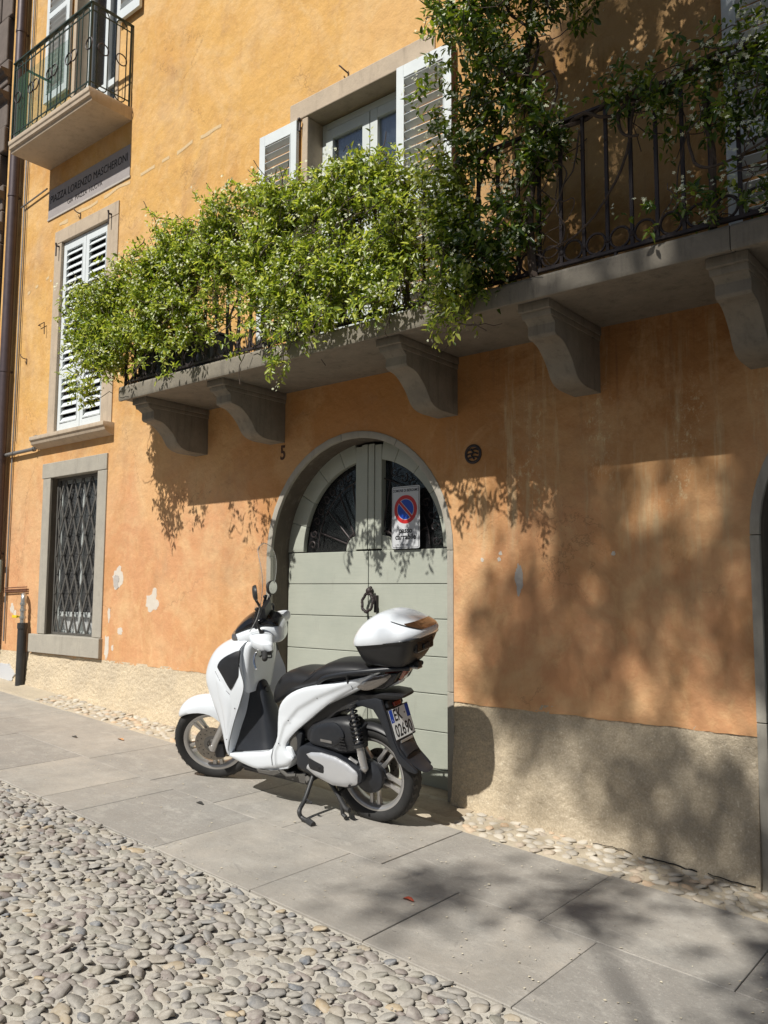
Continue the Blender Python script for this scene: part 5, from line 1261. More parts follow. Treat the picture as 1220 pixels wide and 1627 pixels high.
def wheel(name, c, r, w_, M, disc=0.0, hub=0.04, front=True):
    T = M @ Matrix.Translation(c) @ Matrix.Rotation(-PI / 2, 4, 'X')
    Wh = bpy.data.objects.new(name, None); C.objects.link(Wh); Wh.parent = S; Wh.location = T.translation; WL[Wh.name] = Vector(T.translation)
    m = MB(); rb = r * 0.735; h = w_ / 2
    prof = [(rb, -h * .62), (rb + 0.010, -h * .80), (r * 0.84, -h * .98), (r * 0.905, -h), (r * 0.955, -h * .86), (r * 0.985, -h * .56), (r * 0.998, -h * .2), (r * 0.998, h * .2), (r * 0.985, h * .56), (r * 0.955, h * .86), (r * 0.905, h), (r * 0.84, h * .98), (rb + 0.010, h * .80), (rb, h * .62)]
    m.lathe(prof, 72, T, True); m.build('tyre', M_rubber, Wh, smooth=45, local=True)
    # tread sipes: thin raised curved ribs
    m = MB(); nrib = 34
    for i in range(nrib):
        for sgn in (-1, 1):
            a0 = 2 * PI * i / nrib + (0 if sgn > 0 else PI / nrib); pts = []
            for j in range(6):
                t = j / 5; hh = sgn * h * (0.10 + 0.76 * t); rr = r * (0.9995 - 0.045 * max(0, t * .86 + .1 - .15) ** 2.0); a = a0 + 0.17 * t + 0.05 * math.sin(t * 6)
                pts.append((rr, hh, a))
            vs = []
            for (rr, hh, a) in pts:
                for da in (-0.030, 0.030): vs.append(((rr + 0.0018) * math.cos(a + da), (rr + 0.0018) * math.sin(a + da), hh))
            m.add(vs, [(2 * j, 2 * j + 1, 2 * j + 3, 2 * j + 2) for j in range(5)], T)
    m.build('tread', M_tread, Wh, merge=False)
    m = MB(); m.lathe([(rb + 0.004, -h * .66), (rb + 0.010, -h * .72), (rb + 0.004, -h * .74), (rb - 0.012, -h * .66), (rb - 0.022, -h * .45), (rb - 0.026, 0), (rb - 0.022, h * .45), (rb - 0.012, h * .66), (rb + 0.004, h * .74), (rb + 0.010, h * .72), (rb + 0.004, h * .66), (rb - 0.006, 0)], 64, T, True)
    R_ = m.build('rim', M_alu, Wh, smooth=40)
    for i in range(5):
        for s in (-1, 1):
            a = 2 * PI * i / 5 + 0.3; m = MB(); b0 = a + s * 0.30; b1 = a + s * 0.13
            p0 = Vector((hub * 1.15 * math.cos(b0), hub * 1.15 * math.sin(b0), 0.012)); p1 = Vector(((rb - 0.018) * math.cos(b1), (rb - 0.018) * math.sin(b1), 0.006))
            d = (p1 - p0); q = Vector((-d.y, d.x, 0)).normalized()
            rings = []
            for t, ww, hh in ((0, .014, .017), (.5, .0095, .013), (1, .014, .018)):
                c0 = p0 + d * t; rings.append([c0 + q * ww + Vector((0, 0, -hh)), c0 + q * ww + Vector((0, 0, hh)), c0 - q * ww + Vector((0, 0, hh)), c0 - q * ww + Vector((0, 0, -hh))])
            m.loft(rings, T); m.build('spoke', M_alu, Wh, smooth=30, bevel=0.003)
    m = MB(); m.lathe([(0.0, -0.05), (hub * .6, -0.05), (hub, -0.035), (hub * 1.25, -0.015), (hub * 1.25, 0.02), (hub, 0.04), (hub * .5, 0.048), (0.0, 0.048)], 28, T); m.build('hub', M_alu if front else M_gplast, Wh, smooth=35)
    for sd in ((0.062,) if front else (-0.062,)):
        m = MB(); m.lathe([(0.062, sd - 0.002), (0.128, sd - 0.002), (0.128, sd + 0.002), (0.062, sd + 0.002)], 48, T, True)
        m.build('brake_disc', M_disc, Wh)
        m = MB()
        for i in range(24):
            a = 2 * PI * i / 24; rr = 0.108 if i % 2 else 0.088; m.lathe([(0.0, -0.0026), (0.0045, -0.0026), (0.0045, 0.0026), (0.0, 0.0026)], 8, T @ Matrix.Translation((rr * math.cos(a), rr * math.sin(a), sd)))
        m.build('disc_holes', M_black, Wh, merge=False)
        m = MB(); m.lathe([(hub, sd - .006), (0.064, sd - .004), (0.064, sd + .004), (hub, sd + .006)], 24, T, True); m.build('disc_carrier', M_iron_grey, Wh, smooth=35)
    return Wh
wheel('front_wheel', (1.345, 0, 0.283), 0.288, 0.112, STEER, front=True)
wheel('rear_wheel', (0.0, 0, 0.300), 0.302, 0.138, Matrix.Identity(4), front=False, hub=0.07)

# fork
FK = MB()
for s in (-1, 1):
    y = s * 0.088; a = Vector((1.335, y, 0.27)); b = a + ax * 0.32 + Vector((-0.028, 0, 0)); c = b + ax * 0.34
    FK.tube([a - ax * 0.02, a + ax * 0.05, b], 0.024, 14, M=STEER)
fk = FK.build('fork', M_alu, S, smooth=True)
m = MB()
for s in (-1, 1): m.tube([(1.335 - 0.028 + ax.x * .32, s * .088, 0.27 + ax.z * .32), (1.335 - 0.03 + ax.x * .62, s * .088, 0.27 + ax.z * .62)], 0.017, 12, M=STEER)
m.build('stanchion', M_iron_grey, fk, smooth=True)
m = MB(); m.box(1.26, 1.33, 0.066, 0.095, 0.19, 0.30, STEER); m.build('brake_caliper', M_gplast, fk, bevel=0.01, seg=3)
m = MB(); m.tube([(1.345, -0.10, 0.283), (1.345, 0.11, 0.283)], 0.017, 12, M=STEER); m.build('axle_bolt', M_chrome, fk, smooth=True)

# front mudguard
m = MB(); rings = []
def fend(th, wdt, rr, dep):
    ca, sa = math.cos(th), math.sin(th); out = []; inn = []
    for j in range(11):
        q = (j / 10 - .5) * 2; y = wdt * math.sin(q * PI / 2 * .98); dr = -dep * (1 - math.cos(q * PI / 2)) 
        out.append((1.345 + (rr + dr) * ca, y, 0.283 + (rr + dr) * sa)); inn.append((1.345 + (rr + dr - .004) * ca, y * .96, 0.283 + (rr + dr - .004) * sa))
    return out + inn[::-1]
for th, wd, rr, dp in interp([(R(41), .020, .310, .016), (R(46), .050, .325, .030), (R(56), .074, .343, .055), (R(70), .086, .352, .080), (R(95), .092, .345, .105), (R(120), .095, .335, .14), (R(142), .095, .325, .16)], 3): rings.append(fend(th, wd, rr, dp))
m.loft(rings, STEER); m.build('front_mudguard', M_paint, S, smooth=50)

# ---- front body / leg shield
rows = [  # u, s_b edge, s_e tangent, s_n nose, s_i inner, w
    (0.265, 1.030, 1.040, 1.080, 1.0, 0.150), (0.285, 1.032, 1.046, 1.09, 0.995, 0.190), (0.33, 1.035, 1.052, 1.11, 0.985, 0.200), (0.44, 1.00, 1.058, 1.15, 0.97, 0.205),
    (0.55, 0.955, 1.075, 1.20, 0.94, 0.210), (0.67, 0.900, 1.120, 1.26, 0.93, 0.214), (0.78, 0.865, 1.150, 1.29, 0.92, 0.214), (0.88, 0.900, 1.120, 1.27, 0.915, 0.205),
    (0.96, 0.925, 1.070, 1.22, 0.91, 0.192), (1.01, 0.920, 1.015, 1.16, 0.90, 0.172), (1.045, 0.905, 0.955, 1.09, 0.89, 0.140), (1.06, 0.90, 0.93, 1.04, 0.895, 0.11)]
m = MB(); rings = []
for u, sb, se, sn, si, w_ in interp(rows, 4):
    ring = []
    for i in range(7): t = i / 6; ring.append((sb + (se - sb) * t, w_ * (1 + 0.045 * math.sin(PI * t)) , u))
    for i in range(1, 24):
        a = PI / 2 - PI * i / 24; ca = math.cos(a); sa = math.sin(a)
        ring.append((se + (sn - se) * abs(ca) ** 0.9, w_ * math.copysign(abs(sa) ** 0.8, sa), u))
    for i in range(7): t = 1 - i / 6; ring.append((sb + (se - sb) * t, -w_ * (1 + 0.045 * math.sin(PI * t)), u))
    for i in range(1, 12):
        t = i / 12; y = -w_ + 2 * w_ * t; q = 1 - abs(2 * t - 1); ring.append((sb + (si + 0.03 - sb) * min(1, q * 2.2), y, u))
    rings.append(ring)
m.loft(rings); m.build('leg_shield', M_paint, S, smooth=42)
def shield_w(s, u):
    A = np.array([[r[0], r[5], r[1], r[2], r[3]] for r in rows]); f = [float(np.interp(u, A[:, 0], A[:, k])) for k in (1, 2, 3, 4)]
    t = (s - f[1]) / max(1e-4, f[2] - f[1])
    if t <= 1: return f[0] * (1 + 0.045 * math.sin(PI * max(0, min(1, t))))
    q = min(1, (s - f[2]) / (f[3] - f[2])); return f[0] * math.sqrt(max(0, 1 - q * q))
gp_ = [(1.095, 0.882), (1.078, 0.915), (1.035, 0.948), (0.975, 0.980), (0.930, 0.998), (0.918, 0.985), (0.915, 0.93), (0.910, 0.850), (0.918, 0.825), (0.945, 0.78), (0.970, 0.745), (0.985, 0.755), (1.035, 0.815), (1.085, 0.865)]
m = panel(smooth_poly(gp_, 2), lambda s, u: shield_w(s, u) + 0.006, 1, 0.005, 0.012, 0.012, 0.014); m.build('side_vent_panel', M_bplast, S, smooth=45)
m = panel(smooth_poly(gp_, 2), lambda s, u: shield_w(s, u) + 0.006, -1, 0.005, 0.012, 0.012, 0.014); m.build('side_vent_panel', M_bplast, S, smooth=45)
# raised white rib running down the shield flank
m = panel(smooth_poly([(1.120, 0.84), (1.055, 0.79), (0.985, 0.71), (0.972, 0.62), (1.01, 0.48), (1.045, 0.34), (1.052, 0.36), (1.06, 0.48), (1.07, 0.58), (1.10, 0.70)], 3), lambda s, u: shield_w(s, u) - 0.001, 1, 0.008, 0.02, 0.008, 0.014)
m.build('flank_panel', M_paint, S, smooth=45)
# inner column with ignition (grey-white), black tunnel
m = MB(); rings = []
for u, s0, s1, w_ in interp([(0.70, 0.91, 0.96, 0.12), (0.84, 0.885, 0.96, 0.15), (0.94, 0.872, 0.96, 0.155), (1.02, 0.865, 0.95, 0.145), (1.05, 0.875, 0.94, 0.12)], 3):
    ring = []
    for i in range(20):
        a = 2 * PI * i / 20; ring.append(((s0 + s1) / 2 + (s1 - s0) / 2 * math.copysign(abs(math.cos(a)) ** .55, math.cos(a)), w_ * math.copysign(abs(math.sin(a)) ** .55, math.sin(a)), u))
    rings.append(ring)
m.loft(rings); m.build('inner_column', M_paint, S, smooth=45)
m = MB(); rings = []
for u, s0, s1, w_ in interp([(0.29, 0.70, 1.08, 0.165), (0.33, 0.705, 1.08, 0.160), (0.40, 0.74, 1.06, 0.135), (0.52, 0.79, 1.04, 0.100), (0.64, 0.835, 1.02, 0.068), (0.725, 0.865, 1.0, 0.048), (0.755, 0.88, 0.99, 0.036), (0.765, 0.90, 0.97, 0.02)], 4):
    ring = []
    for i in range(24):
        a = 2 * PI * i / 24; ring.append(((s0 + s1) / 2 + (s1 - s0) / 2 * math.copysign(abs(math.cos(a)) ** .45, math.cos(a)), w_ * math.copysign(abs(math.sin(a)) ** .6, math.sin(a)), u))
    rings.append(ring)
m.loft(rings); m.build('tunnel', M_gplast, S, smooth=45)
m = MB(); T = Matrix.Translation((0.868, 0.0, 0.705)) @ Matrix.Rotation(-PI / 2, 4, 'Y') @ Matrix.Rotation(R(12), 4, 'Y')
m.lathe([(0.0, 0.0), (0.020, 0.0), (0.022, 0.012), (0.017, 0.016), (0.0, 0.016)], 20, T); m.build('ignition_lock', M_gloss, S, smooth=35)
# floor
m = MB(); m.prism([(1.05, 0.292), (0.90, 0.318), (0.70, 0.345), (0.60, 0.42), (0.52, 0.42), (0.50, 0.36), (0.55, 0.275), (0.68, 0.238), (0.83, 0.232), (0.98, 0.256), (1.045, 0.278)], -0.183, 0.183)
m.build('floor_board', M_paint, S, smooth=30, bevel=0.012, seg=3)
m = MB(); m.prism([(1.03, 0.303), (0.90, 0.322), (0.70, 0.349), (0.612, 0.415), (0.606, 0.41), (0.70, 0.335), (0.90, 0.31), (1.03, 0.29)], -0.172, 0.172); m.build('floor_mat', M_bplast, S, smooth=30)
m = MB()
for y in (0.155, -0.155):
    m.tube([(0.95, y, 0.22), (0.72, y, 0.205), (0.52, y, 0.24)], 0.014, 8)
m.box(0.45, 0.98, -0.12, 0.12, 0.17, 0.24); m.build('frame_tubes', M_black_plastic, S, smooth=35)
m = MB(); m.prism([(0.80, 0.235), (0.70, 0.243), (0.62, 0.262), (0.60, 0.245), (0.66, 0.218), (0.78, 0.213)], 0.192, 0.203); m.build('passenger_footrest', M_iron_grey, S, bevel=0.004)

# ---- rear body
rows2 = [(0.625, .42, .60, .145, .095), (0.60, .44, .67, .152, .10), (0.57, .47, .73, .162, .118), (0.53, .52, .755, .168, .13), (0.46, .57, .79, .172, .145), (0.36, .64, .825, .175, .152), (0.25, .715, .857, .170, .156), (0.13, .78, .89, .160, .150), (0.02, .84, .92, .142, .137), (-0.08, .89, .945, .118, .115), (-0.13, .925, .955, .09, .09)]
m = MB(); m.loft([ringS(a, b, c, d, e, 28, .42) for a, b, c, d, e in interp(rows2, 4)]); m.build('rear_bodywork', M_paint, S, smooth=40)
# one sweeping flank panel on each side, from the floor up to the tail
fl_ = [(-0.125, 0.966), (-0.02, 0.928), (0.08, 0.900), (0.17, 0.876), (0.28, 0.853), (0.40, 0.822), (0.50, 0.775), (0.572, 0.715), (0.608, 0.650), (0.616, 0.560), (0.618, 0.480), (0.645, 0.415), (0.69, 0.375), (0.76, 0.352), (0.85, 0.334), (0.95, 0.314), (1.045, 0.292),
       (1.040, 0.276), (0.97, 0.258), (0.88, 0.240), (0.79, 0.234), (0.70, 0.258), (0.62, 0.280), (0.55, 0.305), (0.502, 0.350), (0.520, 0.372), (0.552, 0.395), (0.562, 0.425), (0.548, 0.455), (0.510, 0.500), (0.455, 0.552), (0.37, 0.622), (0.27, 0.705), (0.165, 0.782), (0.06, 0.843), (-0.03, 0.892)]
def flank_t(s, u):
    b = float(np.interp(s, [-0.13, -0.03, 0.08, 0.2, 0.4, 0.6], [0.098, 0.128, 0.150, 0.164, 0.176, 0.172]))
    line = float(np.interp(s, [-0.1, 0.1, 0.3, 0.45, 0.56, 0.62], [0.945, 0.868, 0.772, 0.680, 0.560, 0.40]))
    ridge = 0.011 / (1 + math.exp(-(u - line) / 0.006)) if s < 0.63 else 0.011 * max(0, 1 - (s - 0.63) / 0.08)
    return b + 0.018 * max(0.0, min(1.0, (0.62 - u) / 0.25)) + ridge
for sd in (1, -1):
    m = panel(smooth_poly(fl_, 2), flank_t, sd, 0.010, 0.010, 0.04, 0.0105); m.build('side_panel', M_paint, S, smooth=50)
m = MB(); m.prism([(0.545, 0.50), (0.50, 0.545), (0.44, 0.52), (0.46, 0.42), (0.49, 0.36), (0.545, 0.40)], 0.12, 0.165); m.build('grey_infill', M_gplast, S, bevel=0.01)
m = panel(smooth_poly([(0.555, 0.50), (0.515, 0.535), (0.480, 0.50), (0.475, 0.42), (0.495, 0.385), (0.545, 0.41)], 3), lambda s, u: 0.160, 1, 0.012, 0.015, 0.01, 0.012); m.build('silver_insert', M_iron_grey, S, smooth=45)

m = MB()
edge_l = [(r[1] + 0.002, r[5] * 1.004, r[0]) for r in rows[1:-1]]
m.tube(smooth_open(edge_l, 4), 0.0022, 5)
m.tube([(s_, shield_w(s_, u_) + 0.0008, u_) for s_, u_ in [(q[0], q[1]) for q in ((1.118, .845), (1.07, .79), (1.02, .735), (0.985, .71))]], 0.0018, 5)
m.tube([(x_, flank_t(x_, z_) + 0.0135, z_) for x_, z_ in ((.625, .455), (.645, .40), (.66, .345), (.655, .29))], 0.0018, 5)
m.tube([(x_, flank_t(x_, z_) + 0.0125, z_) for x_, z_ in ((.06, .872), (.05, .855), (.055, .845))], 0.0018, 5)
m.build('panel_gaps', M_black, S, smooth=True)
m = MB()
for (x_, y_, z_) in ((.95, .219, .62), (1.03, .222, .40), (.60, .205, .44), (.52, .200, .60), (.30, .184, .77)):
    m.lathe([(0, -.001), (.0038, -.001), (.0038, .0012), (0, .0012)], 10, Matrix.Translation((x_, y_, z_)) @ Matrix.Rotation(-PI / 2, 4, 'X'))
m.build('screws', M_gplast, S)
# ---- seat
seat = [(0.735, .635, .665, .06), (0.72, .645, .755, .095), (0.68, .665, .825, .115), (0.62, .70, .870, .135), (0.54, .755, .895, .155), (0.46, .785, .900, .168), (0.39, .805, .910, .172), (0.33, .825, .945, .168), (0.26, .845, .975, .165), (0.16, .870, .990, .158), (0.06, .895, .995, .148), (-0.02, .915, .985, .135), (-0.06, .93, .965, .12)]
m = MB(); rings = []
for s, ub, ut, w_ in interp(seat, 4):
    ring = []; n = 26
    for i in range(n):
        a = 2 * PI * i / n; c, sn = math.cos(a), math.sin(a); e = .55
        ring.append((s, w_ * math.copysign(abs(c) ** e, c) * (1 if sn < 0 else 1 - .10 * sn), (ub + ut) / 2 + (ut - ub) / 2 * math.copysign(abs(sn) ** .75, sn)))
    rings.append(ring)
m.loft(rings); st = m.build('seat', M_seat, S, smooth=60)
m = MB()
for sd in (1, -1): m.tube(smooth_open([(0.52, sd * 0.150, 0.815), (0.42, sd * 0.171, 0.850), (0.36, sd * 0.171, 0.895), (0.325, sd * 0.160, 0.935)], 5), 0.0022, 5)
m.build('seam', M_gplast, st, smooth=True)
# ---- grab rail and rack
gr = MB()
for sd in (1, -1):
    gr.tube(smooth_open([(0.30, sd * 0.165, 0.855), (0.26, sd * 0.180, 0.890), (0.20, sd * 0.188, 0.918), (0.08, sd * 0.180, 0.950), (-0.06, sd * 0.160, 0.975), (-0.20, sd * 0.11, 0.992), (-0.30, sd * 0.07, 1.0)], 5), 0.015, 10)
    gr.tube([(0.08, sd * 0.176, 0.945), (0.08, sd * 0.160, 0.885)], 0.008, 8)
gr.build('grab_rail', M_gplast, S, smooth=True)
m = MB(); m.box(-0.30, -0.02, -0.07, 0.07, 0.990, 1.004); m.box(-0.33, -0.28, -0.03, 0.03, 0.985, 1.0); m.build('rack_plate', M_alu, S, bevel=0.004)
# ---- tail
m = MB(); m.prism([(0.02, .84), (0.00, .89), (-0.10, .945), (-0.245, .975), (-0.20, .90), (-0.13, .855)], -0.10, 0.10); m.build('tail_fairing', M_gloss, S, bevel=0.012, seg=3)
m = panel(smooth_poly([(0.030, .862), (-0.02, .905), (-0.09, .943), (-0.185, .957), (-0.16, .915), (-0.09, .868), (-0.03, .85)], 3), lambda s, u: 0.142 + 0.25 * min(0, s + 0.02) , 1, 0.014, 0.02, 0.03, 0.012)
m.build('indicator', M_lens, S, smooth=50)
m = panel(smooth_poly([(0.030, .862), (-0.02, .905), (-0.09, .943), (-0.185, .957), (-0.16, .915), (-0.09, .868), (-0.03, .85)], 3), lambda s, u: 0.142 + 0.25 * min(0, s + 0.02), -1, 0.014, 0.02, 0.03, 0.012)
m.build('indicator', M_lens, S, smooth=50)
m = MB(); m.loft([[(-0.13, y * 1.0, 0.968) for y in (0.085, 0, -0.085)] + [(-0.13, y, 0.89) for y in (-0.07, 0, 0.07)], [(-0.235, y, 0.985) for y in (0.075, 0, -0.075)] + [(-0.205, y, 0.905) for y in (-0.045, 0, 0.045)], [(-0.262, y, 0.983) for y in (0.035, 0, -0.035)] + [(-0.225, y, 0.92) for y in (-0.02, 0, 0.02)]])
m.build('tail_light', M_red, S, smooth=30, bevel=0.006)
m = MB(); m.loft([[(-0.10, y, 0.90) for y in (0.09, -0.09)] + [(-0.10, y, 0.845) for y in (-0.08, 0.08)], [(-0.225, y, 0.945) for y in (0.05, -0.05)] + [(-0.20, y, 0.885) for y in (-0.03, 0.03)]]); m.build('tail_tip', M_paint, S, bevel=0.008, seg=3)
# under-tail and number plate holder
m = MB(); m.loft([ringS(0.18, .70, .80, .10, .12, 16, .4), ringS(0.02, .745, .815, .095, .115, 16, .4), ringS(-0.12, .785, .835, .09, .11, 16, .4), ringS(-0.21, .80, .835, .085, .10, 16, .4), ringS(-0.245, .81, .825, .06, .07, 16, .5)]); m.build('under_tail', M_bplast, S, smooth=40)
m = MB(); m.prism([(0.20, .735), (0.02, .775), (-0.075, .800), (-0.115, .79), (-0.150, .70), (-0.195, .56), (-0.235, .475), (-0.325, .405), (-0.345, .385), (-0.325, .375), (-0.285, .385), (-0.225, .425), (-0.165, .53), (-0.105, .66), (-0.055, .725), (0.02, .735), (0.20, .70)], 0.080, 0.105)
m.v = [(v[0], v[1] - 0.10 * max(0, -0.20 - v[0]), v[2]) for v in m.v]; m.build('mudguard_arm', M_gplast, S, smooth=30, bevel=0.006)
m2 = MB(); m2.v = [(v[0], -v[1], v[2]) for v in m.v]; m2.f = list(m.f); m2.build('mudguard_arm', M_gplast, S, smooth=30, bevel=0.006)
m = MB(); rings = []
for s, u, w_, th in interp([(-0.09, .80, .085, .018), (-0.13, .70, .095, .02), (-0.175, .60, .095, .02), (-0.215, .51, .095, .02), (-0.265, .445, .082, .014), (-0.32, .405, .064, .010), (-0.365, .385, .052, .008), (-0.385, .378, .03, .006)], 4):
    rings.append([(s + th * .8, w_, u - th * .4), (s - th * .5, w_, u + th * .3), (s - th * .5, -w_, u + th * .3), (s + th * .8, -w_, u - th * .4)])
m.loft(rings); m.build('rear_mudguard', M_gplast, S, smooth=35, bevel=0.004)
# plate
pn = Vector((-0.945, 0, -0.0)); pa = Vector((-0.145, 0.0, 0.728)); pb = Vector((-0.200, 0.0, 0.552)); up = (pa - pb).normalized(); nr = Vector((0, 1, 0)).cross(up); nr = nr if nr.x < 0 else -nr
ctr = (pa + pb) / 2 + nr * 0.022
PM = Matrix(((0, up.x, nr.x, ctr.x), (-1, up.y, nr.y, ctr.y), (0, up.z, nr.z, ctr.z), (0, 0, 0, 1)))   # local x: to the viewer's right seen from behind
PM = PM @ Matrix.Rotation(R(-9), 4, 'Y')
m = MB(); m.box(-.094, .094, -.098, .094, -0.012, -0.001, PM); NP = m.build('number_plate', M_black_plastic, S, bevel=0.003)
m = MB(); m.box(-.0885, .0885, -.0885, .0885, -0.001, 0.001, PM); m.build('plate_face', M_platewhite, NP, bevel=0.0006)
m = MB(); m.box(-.0885, -.060, 0.012, .0885, 0.001, 0.0014, PM); m.build('blue_band', M_euroblue, NP)
m = MB(); m.box(.058, .0885, 0.012, .0885, 0.001, 0.0014, PM); m.build('blue_band', M_euroblue, NP)
text('lettering', 'EK', 0.098, PM @ Matrix.Translation((-0.022, 0.046, 0.0016)), M_black, NP, extrude=0.0002, sx=0.62, bold=0.0012)
text('lettering', '02690', 0.104, PM @ Matrix.Translation((0.0, -0.045, 0.0016)), M_black, NP, extrude=0.0002, sx=0.59, bold=0.0012)
text('lettering', 'I', 0.022, PM @ Matrix.Translation((-0.074, 0.024, 0.0018)), M_platewhite, NP, extrude=0.0002)
m = MB(); m.lathe([(0.0, 0.0013), (0.006, 0.0013), (0.006, 0.0016), (0.0, 0.0016)], 12, PM @ Matrix.Translation((0.042, 0.045, 0))); m.build('seal', M_pipe_grey, NP)
m = MB(); m.box(-.055, .055, -.116, -.102, -0.004, 0.004, PM); m.build('dealer_strip', M_alu, NP, bevel=0.002)
m = MB(); m.box(-.032, .032, .100, .128, -0.004, 0.008, PM); m.build('red_reflector', M_red, S, bevel=0.003)
m = MB(); m.box(-.075, .07, .10, .15, -0.05, -0.006, PM); m.build('plate_light_housing', M_bplast, S, bevel=0.008)
# ---- top box
BX = bpy.data.objects.new('top_box', None); C.objects.link(BX); BX.parent = S; BX.location = (-0.18, 0, 1.0); WL[BX.name] = Vector((-0.18, 0, 1.0))
def bring(u, s0, s1, w_, tilt, e=.5, n=48, rear=0.0):
    out = []; sc, h = (s0 + s1) / 2, (s0 - s1) / 2
    for i in range(n):
        a = 2 * PI * i / n; c, sn = math.cos(a), math.sin(a); cs = math.copysign(abs(c) ** e, c); ss = math.copysign(abs(sn) ** e, sn)
        s = sc + h * cs; wd = w_ * (1 - rear * max(0, -cs) ** 2 - 0.06 * max(0, cs) ** 2)
        out.append((s, wd * ss, u - tilt * (s - sc)))
    return out
m = MB(); m.loft([bring(*r) for r in interp([(1.008, -0.02, -0.27, .115, .02, .42), (1.015, 0.00, -0.29, .135, .02, .42), (1.05, 0.015, -0.325, .160, .06, .42), (1.10, 0.030, -0.355, .183, .12, .42), (1.148, 0.042, -0.378, .200, .17, .42), (1.158, 0.044, -0.380, .202, .17, .42)], 3)])
m.v = [(v[0], v[1], v[2]) for v in m.v]; m.build('base', M_bplast, BX, smooth=40)
lid = [(1.156, .052, -.392, .210, .17, .44), (1.172, .054, -.402, .213, .17, .44), (1.195, .050, -.405, .213, .15, .46), (1.225, .030, -.392, .205, .12, .47), (1.262, -.005, -.350, .186, .09, .5), (1.296, -.055, -.295, .150, .06, .55), (1.318, -.10, -.25, .112, .04, .65), (1.329, -.14, -.21, .06, .02, .8), (1.331, -.165, -.185, .015, .0, .9)]
LR = interp(lid, 4)
m = MB(); m.loft([bring(*r, rear=.22) for r in LR]); LID = m.build('lid', M_paint, BX, smooth=50)
def lid_pt(cell, ang, lift=0.002):
    i = cell * 4; i0 = int(i); f = i - i0; r = LR[i0] * (1 - f) + LR[min(i0 + 1, len(LR) - 1)] * f
    u, s0, s1, w_, tl, e = r; sc, h = (s0 + s1) / 2, (s0 - s1) / 2; c, sn = math.cos(ang), math.sin(ang); cs = math.copysign(abs(c) ** e, c); ss = math.copysign(abs(sn) ** e, sn)
    s = sc + h * cs; wd = w_ * (1 - .22 * max(0, -cs) ** 2 - .06 * max(0, cs) ** 2); p = Vector((s, wd * ss, u - tl * (s - sc))); return p
def lid_patch(a0, a1, lo, hi, n=24, k=8, lift=0.0035):
    rows_ = []; ctr_ = Vector((-.17, 0, 1.2))
    for j in range(k + 1):
        row = []
        for i in range(n + 1):
            t = i / n; a = a0 + (a1 - a0) * t; c = lo(t) + (hi(t) - lo(t)) * j / k; p = lid_pt(c, a); row.append(p + (p - ctr_).normalized() * lift)
        rows_.append(row)
    mm = MB(); vs = [p for r in rows_ for p in r]; mm.add(vs, [(j * (n + 1) + i, j * (n + 1) + i + 1, (j + 1) * (n + 1) + i + 1, (j + 1) * (n + 1) + i) for j in range(k) for i in range(n)]); return mm
lid_patch(R(128), R(232), lambda t: 4.00 - 1.35 * math.sin(PI * t) ** .8, lambda t: 4.10 + 0.05 * math.sin(PI * t)).build('reflector', M_amber, BX, smooth=True)
lid_patch(R(100), R(168), lambda t: 4.55 - 1.95 * t - .12 * math.sin(PI * t), lambda t: 4.62 - 1.95 * t + .02 * math.sin(PI * t), k=3, lift=0.0045).build('trim_line', M_gloss, BX, smooth=True)
m = MB(); rr = [bring(*LR[0])]; m.loft([bring(1.150, .047, -.385, .205, .17, .43), bring(1.159, .050, -.390, .208, .17, .43)]); m.build('seal', M_gloss, BX, smooth=40)
m = MB(); m.box(-0.372, -0.33, -0.10, 0.10, 1.10, 1.185); m.build('latch_plate', M_gloss, BX, bevel=0.012, seg=3)
m = MB(); m.box(-0.382, -0.362, -0.035, 0.035, 1.115, 1.145); m.build('lock', M_gplast, BX, bevel=0.006)
m = MB(); m.box(-0.33, -0.29, -0.02, 0.02, 0.985, 1.03); m.build('foot_latch', M_bplast, BX, bevel=0.005)

# ---- engine
m = MB(); m.loft([ringS(0.40, .47, .56, .17, .16, 20, .5), ringS(0.37, .44, .60, .17, .16, 20, .45), ringS(0.28, .43, .635, .17, .16, 20, .4), ringS(0.15, .42, .655, .17, .16, 20, .4), ringS(0.06, .44, .655, .165, .155, 20, .4), ringS(0.015, .48, .62, .15, .14, 20, .5)])
m.v = [(v[0], max(v[1], 0.06), v[2]) for v in m.v]; AB = m.build('air_filter_box', M_bplast, S, smooth=40)
m = panel(smooth_poly([(0.375, .485), (0.350, .570), (0.26, .612), (0.17, .625), (0.115, .56), (0.16, .505), (0.23, .47), (0.33, .465)], 3), lambda s, u: 0.172, 1, 0.010, 0.012, 0.01, 0.014); m.build('cover', M_gplast, AB, smooth=45)
m = MB()
for k in range(5): m.box(0.09 + k * 0.006, 0.155 - k * 0.002, 0.173, 0.179, 0.468 + k * 0.018, 0.476 + k * 0.018)
m.build('vent_slats', M_gloss, AB, merge=False)
m = MB(); m.box(0.20, 0.285, 0.1825, 0.1845, 0.500, 0.516); m.build('nameplate', M_pipe_grey, AB)
cvt = [(0.475, .34), (0.46, .42), (0.41, .455), (0.33, .455), (0.22, .438), (0.08, .405), (0.00, .375), (-0.015, .33), (0.01, .28), (0.07, .248), (0.18, .243), (0.31, .262), (0.40, .290), (0.46, .305)]
m = panel(smooth_poly(cvt, 3), lambda s, u: 0.185, 1, 0.012, 0.02, 0.14, 0.016); CV = m.build('transmission_case', M_gplast, S, smooth=45)
cov = [(0.382, .412), (0.365, .428), (0.275, .435), (0.167, .423), (0.079, .395), (0.012, .358), (0.005, .320), (0.021, .286), (0.093, .255), (0.191, .248), (0.30, .272), (0.350, .298), (0.345, .322), (0.30, .338), (0.345, .37)]
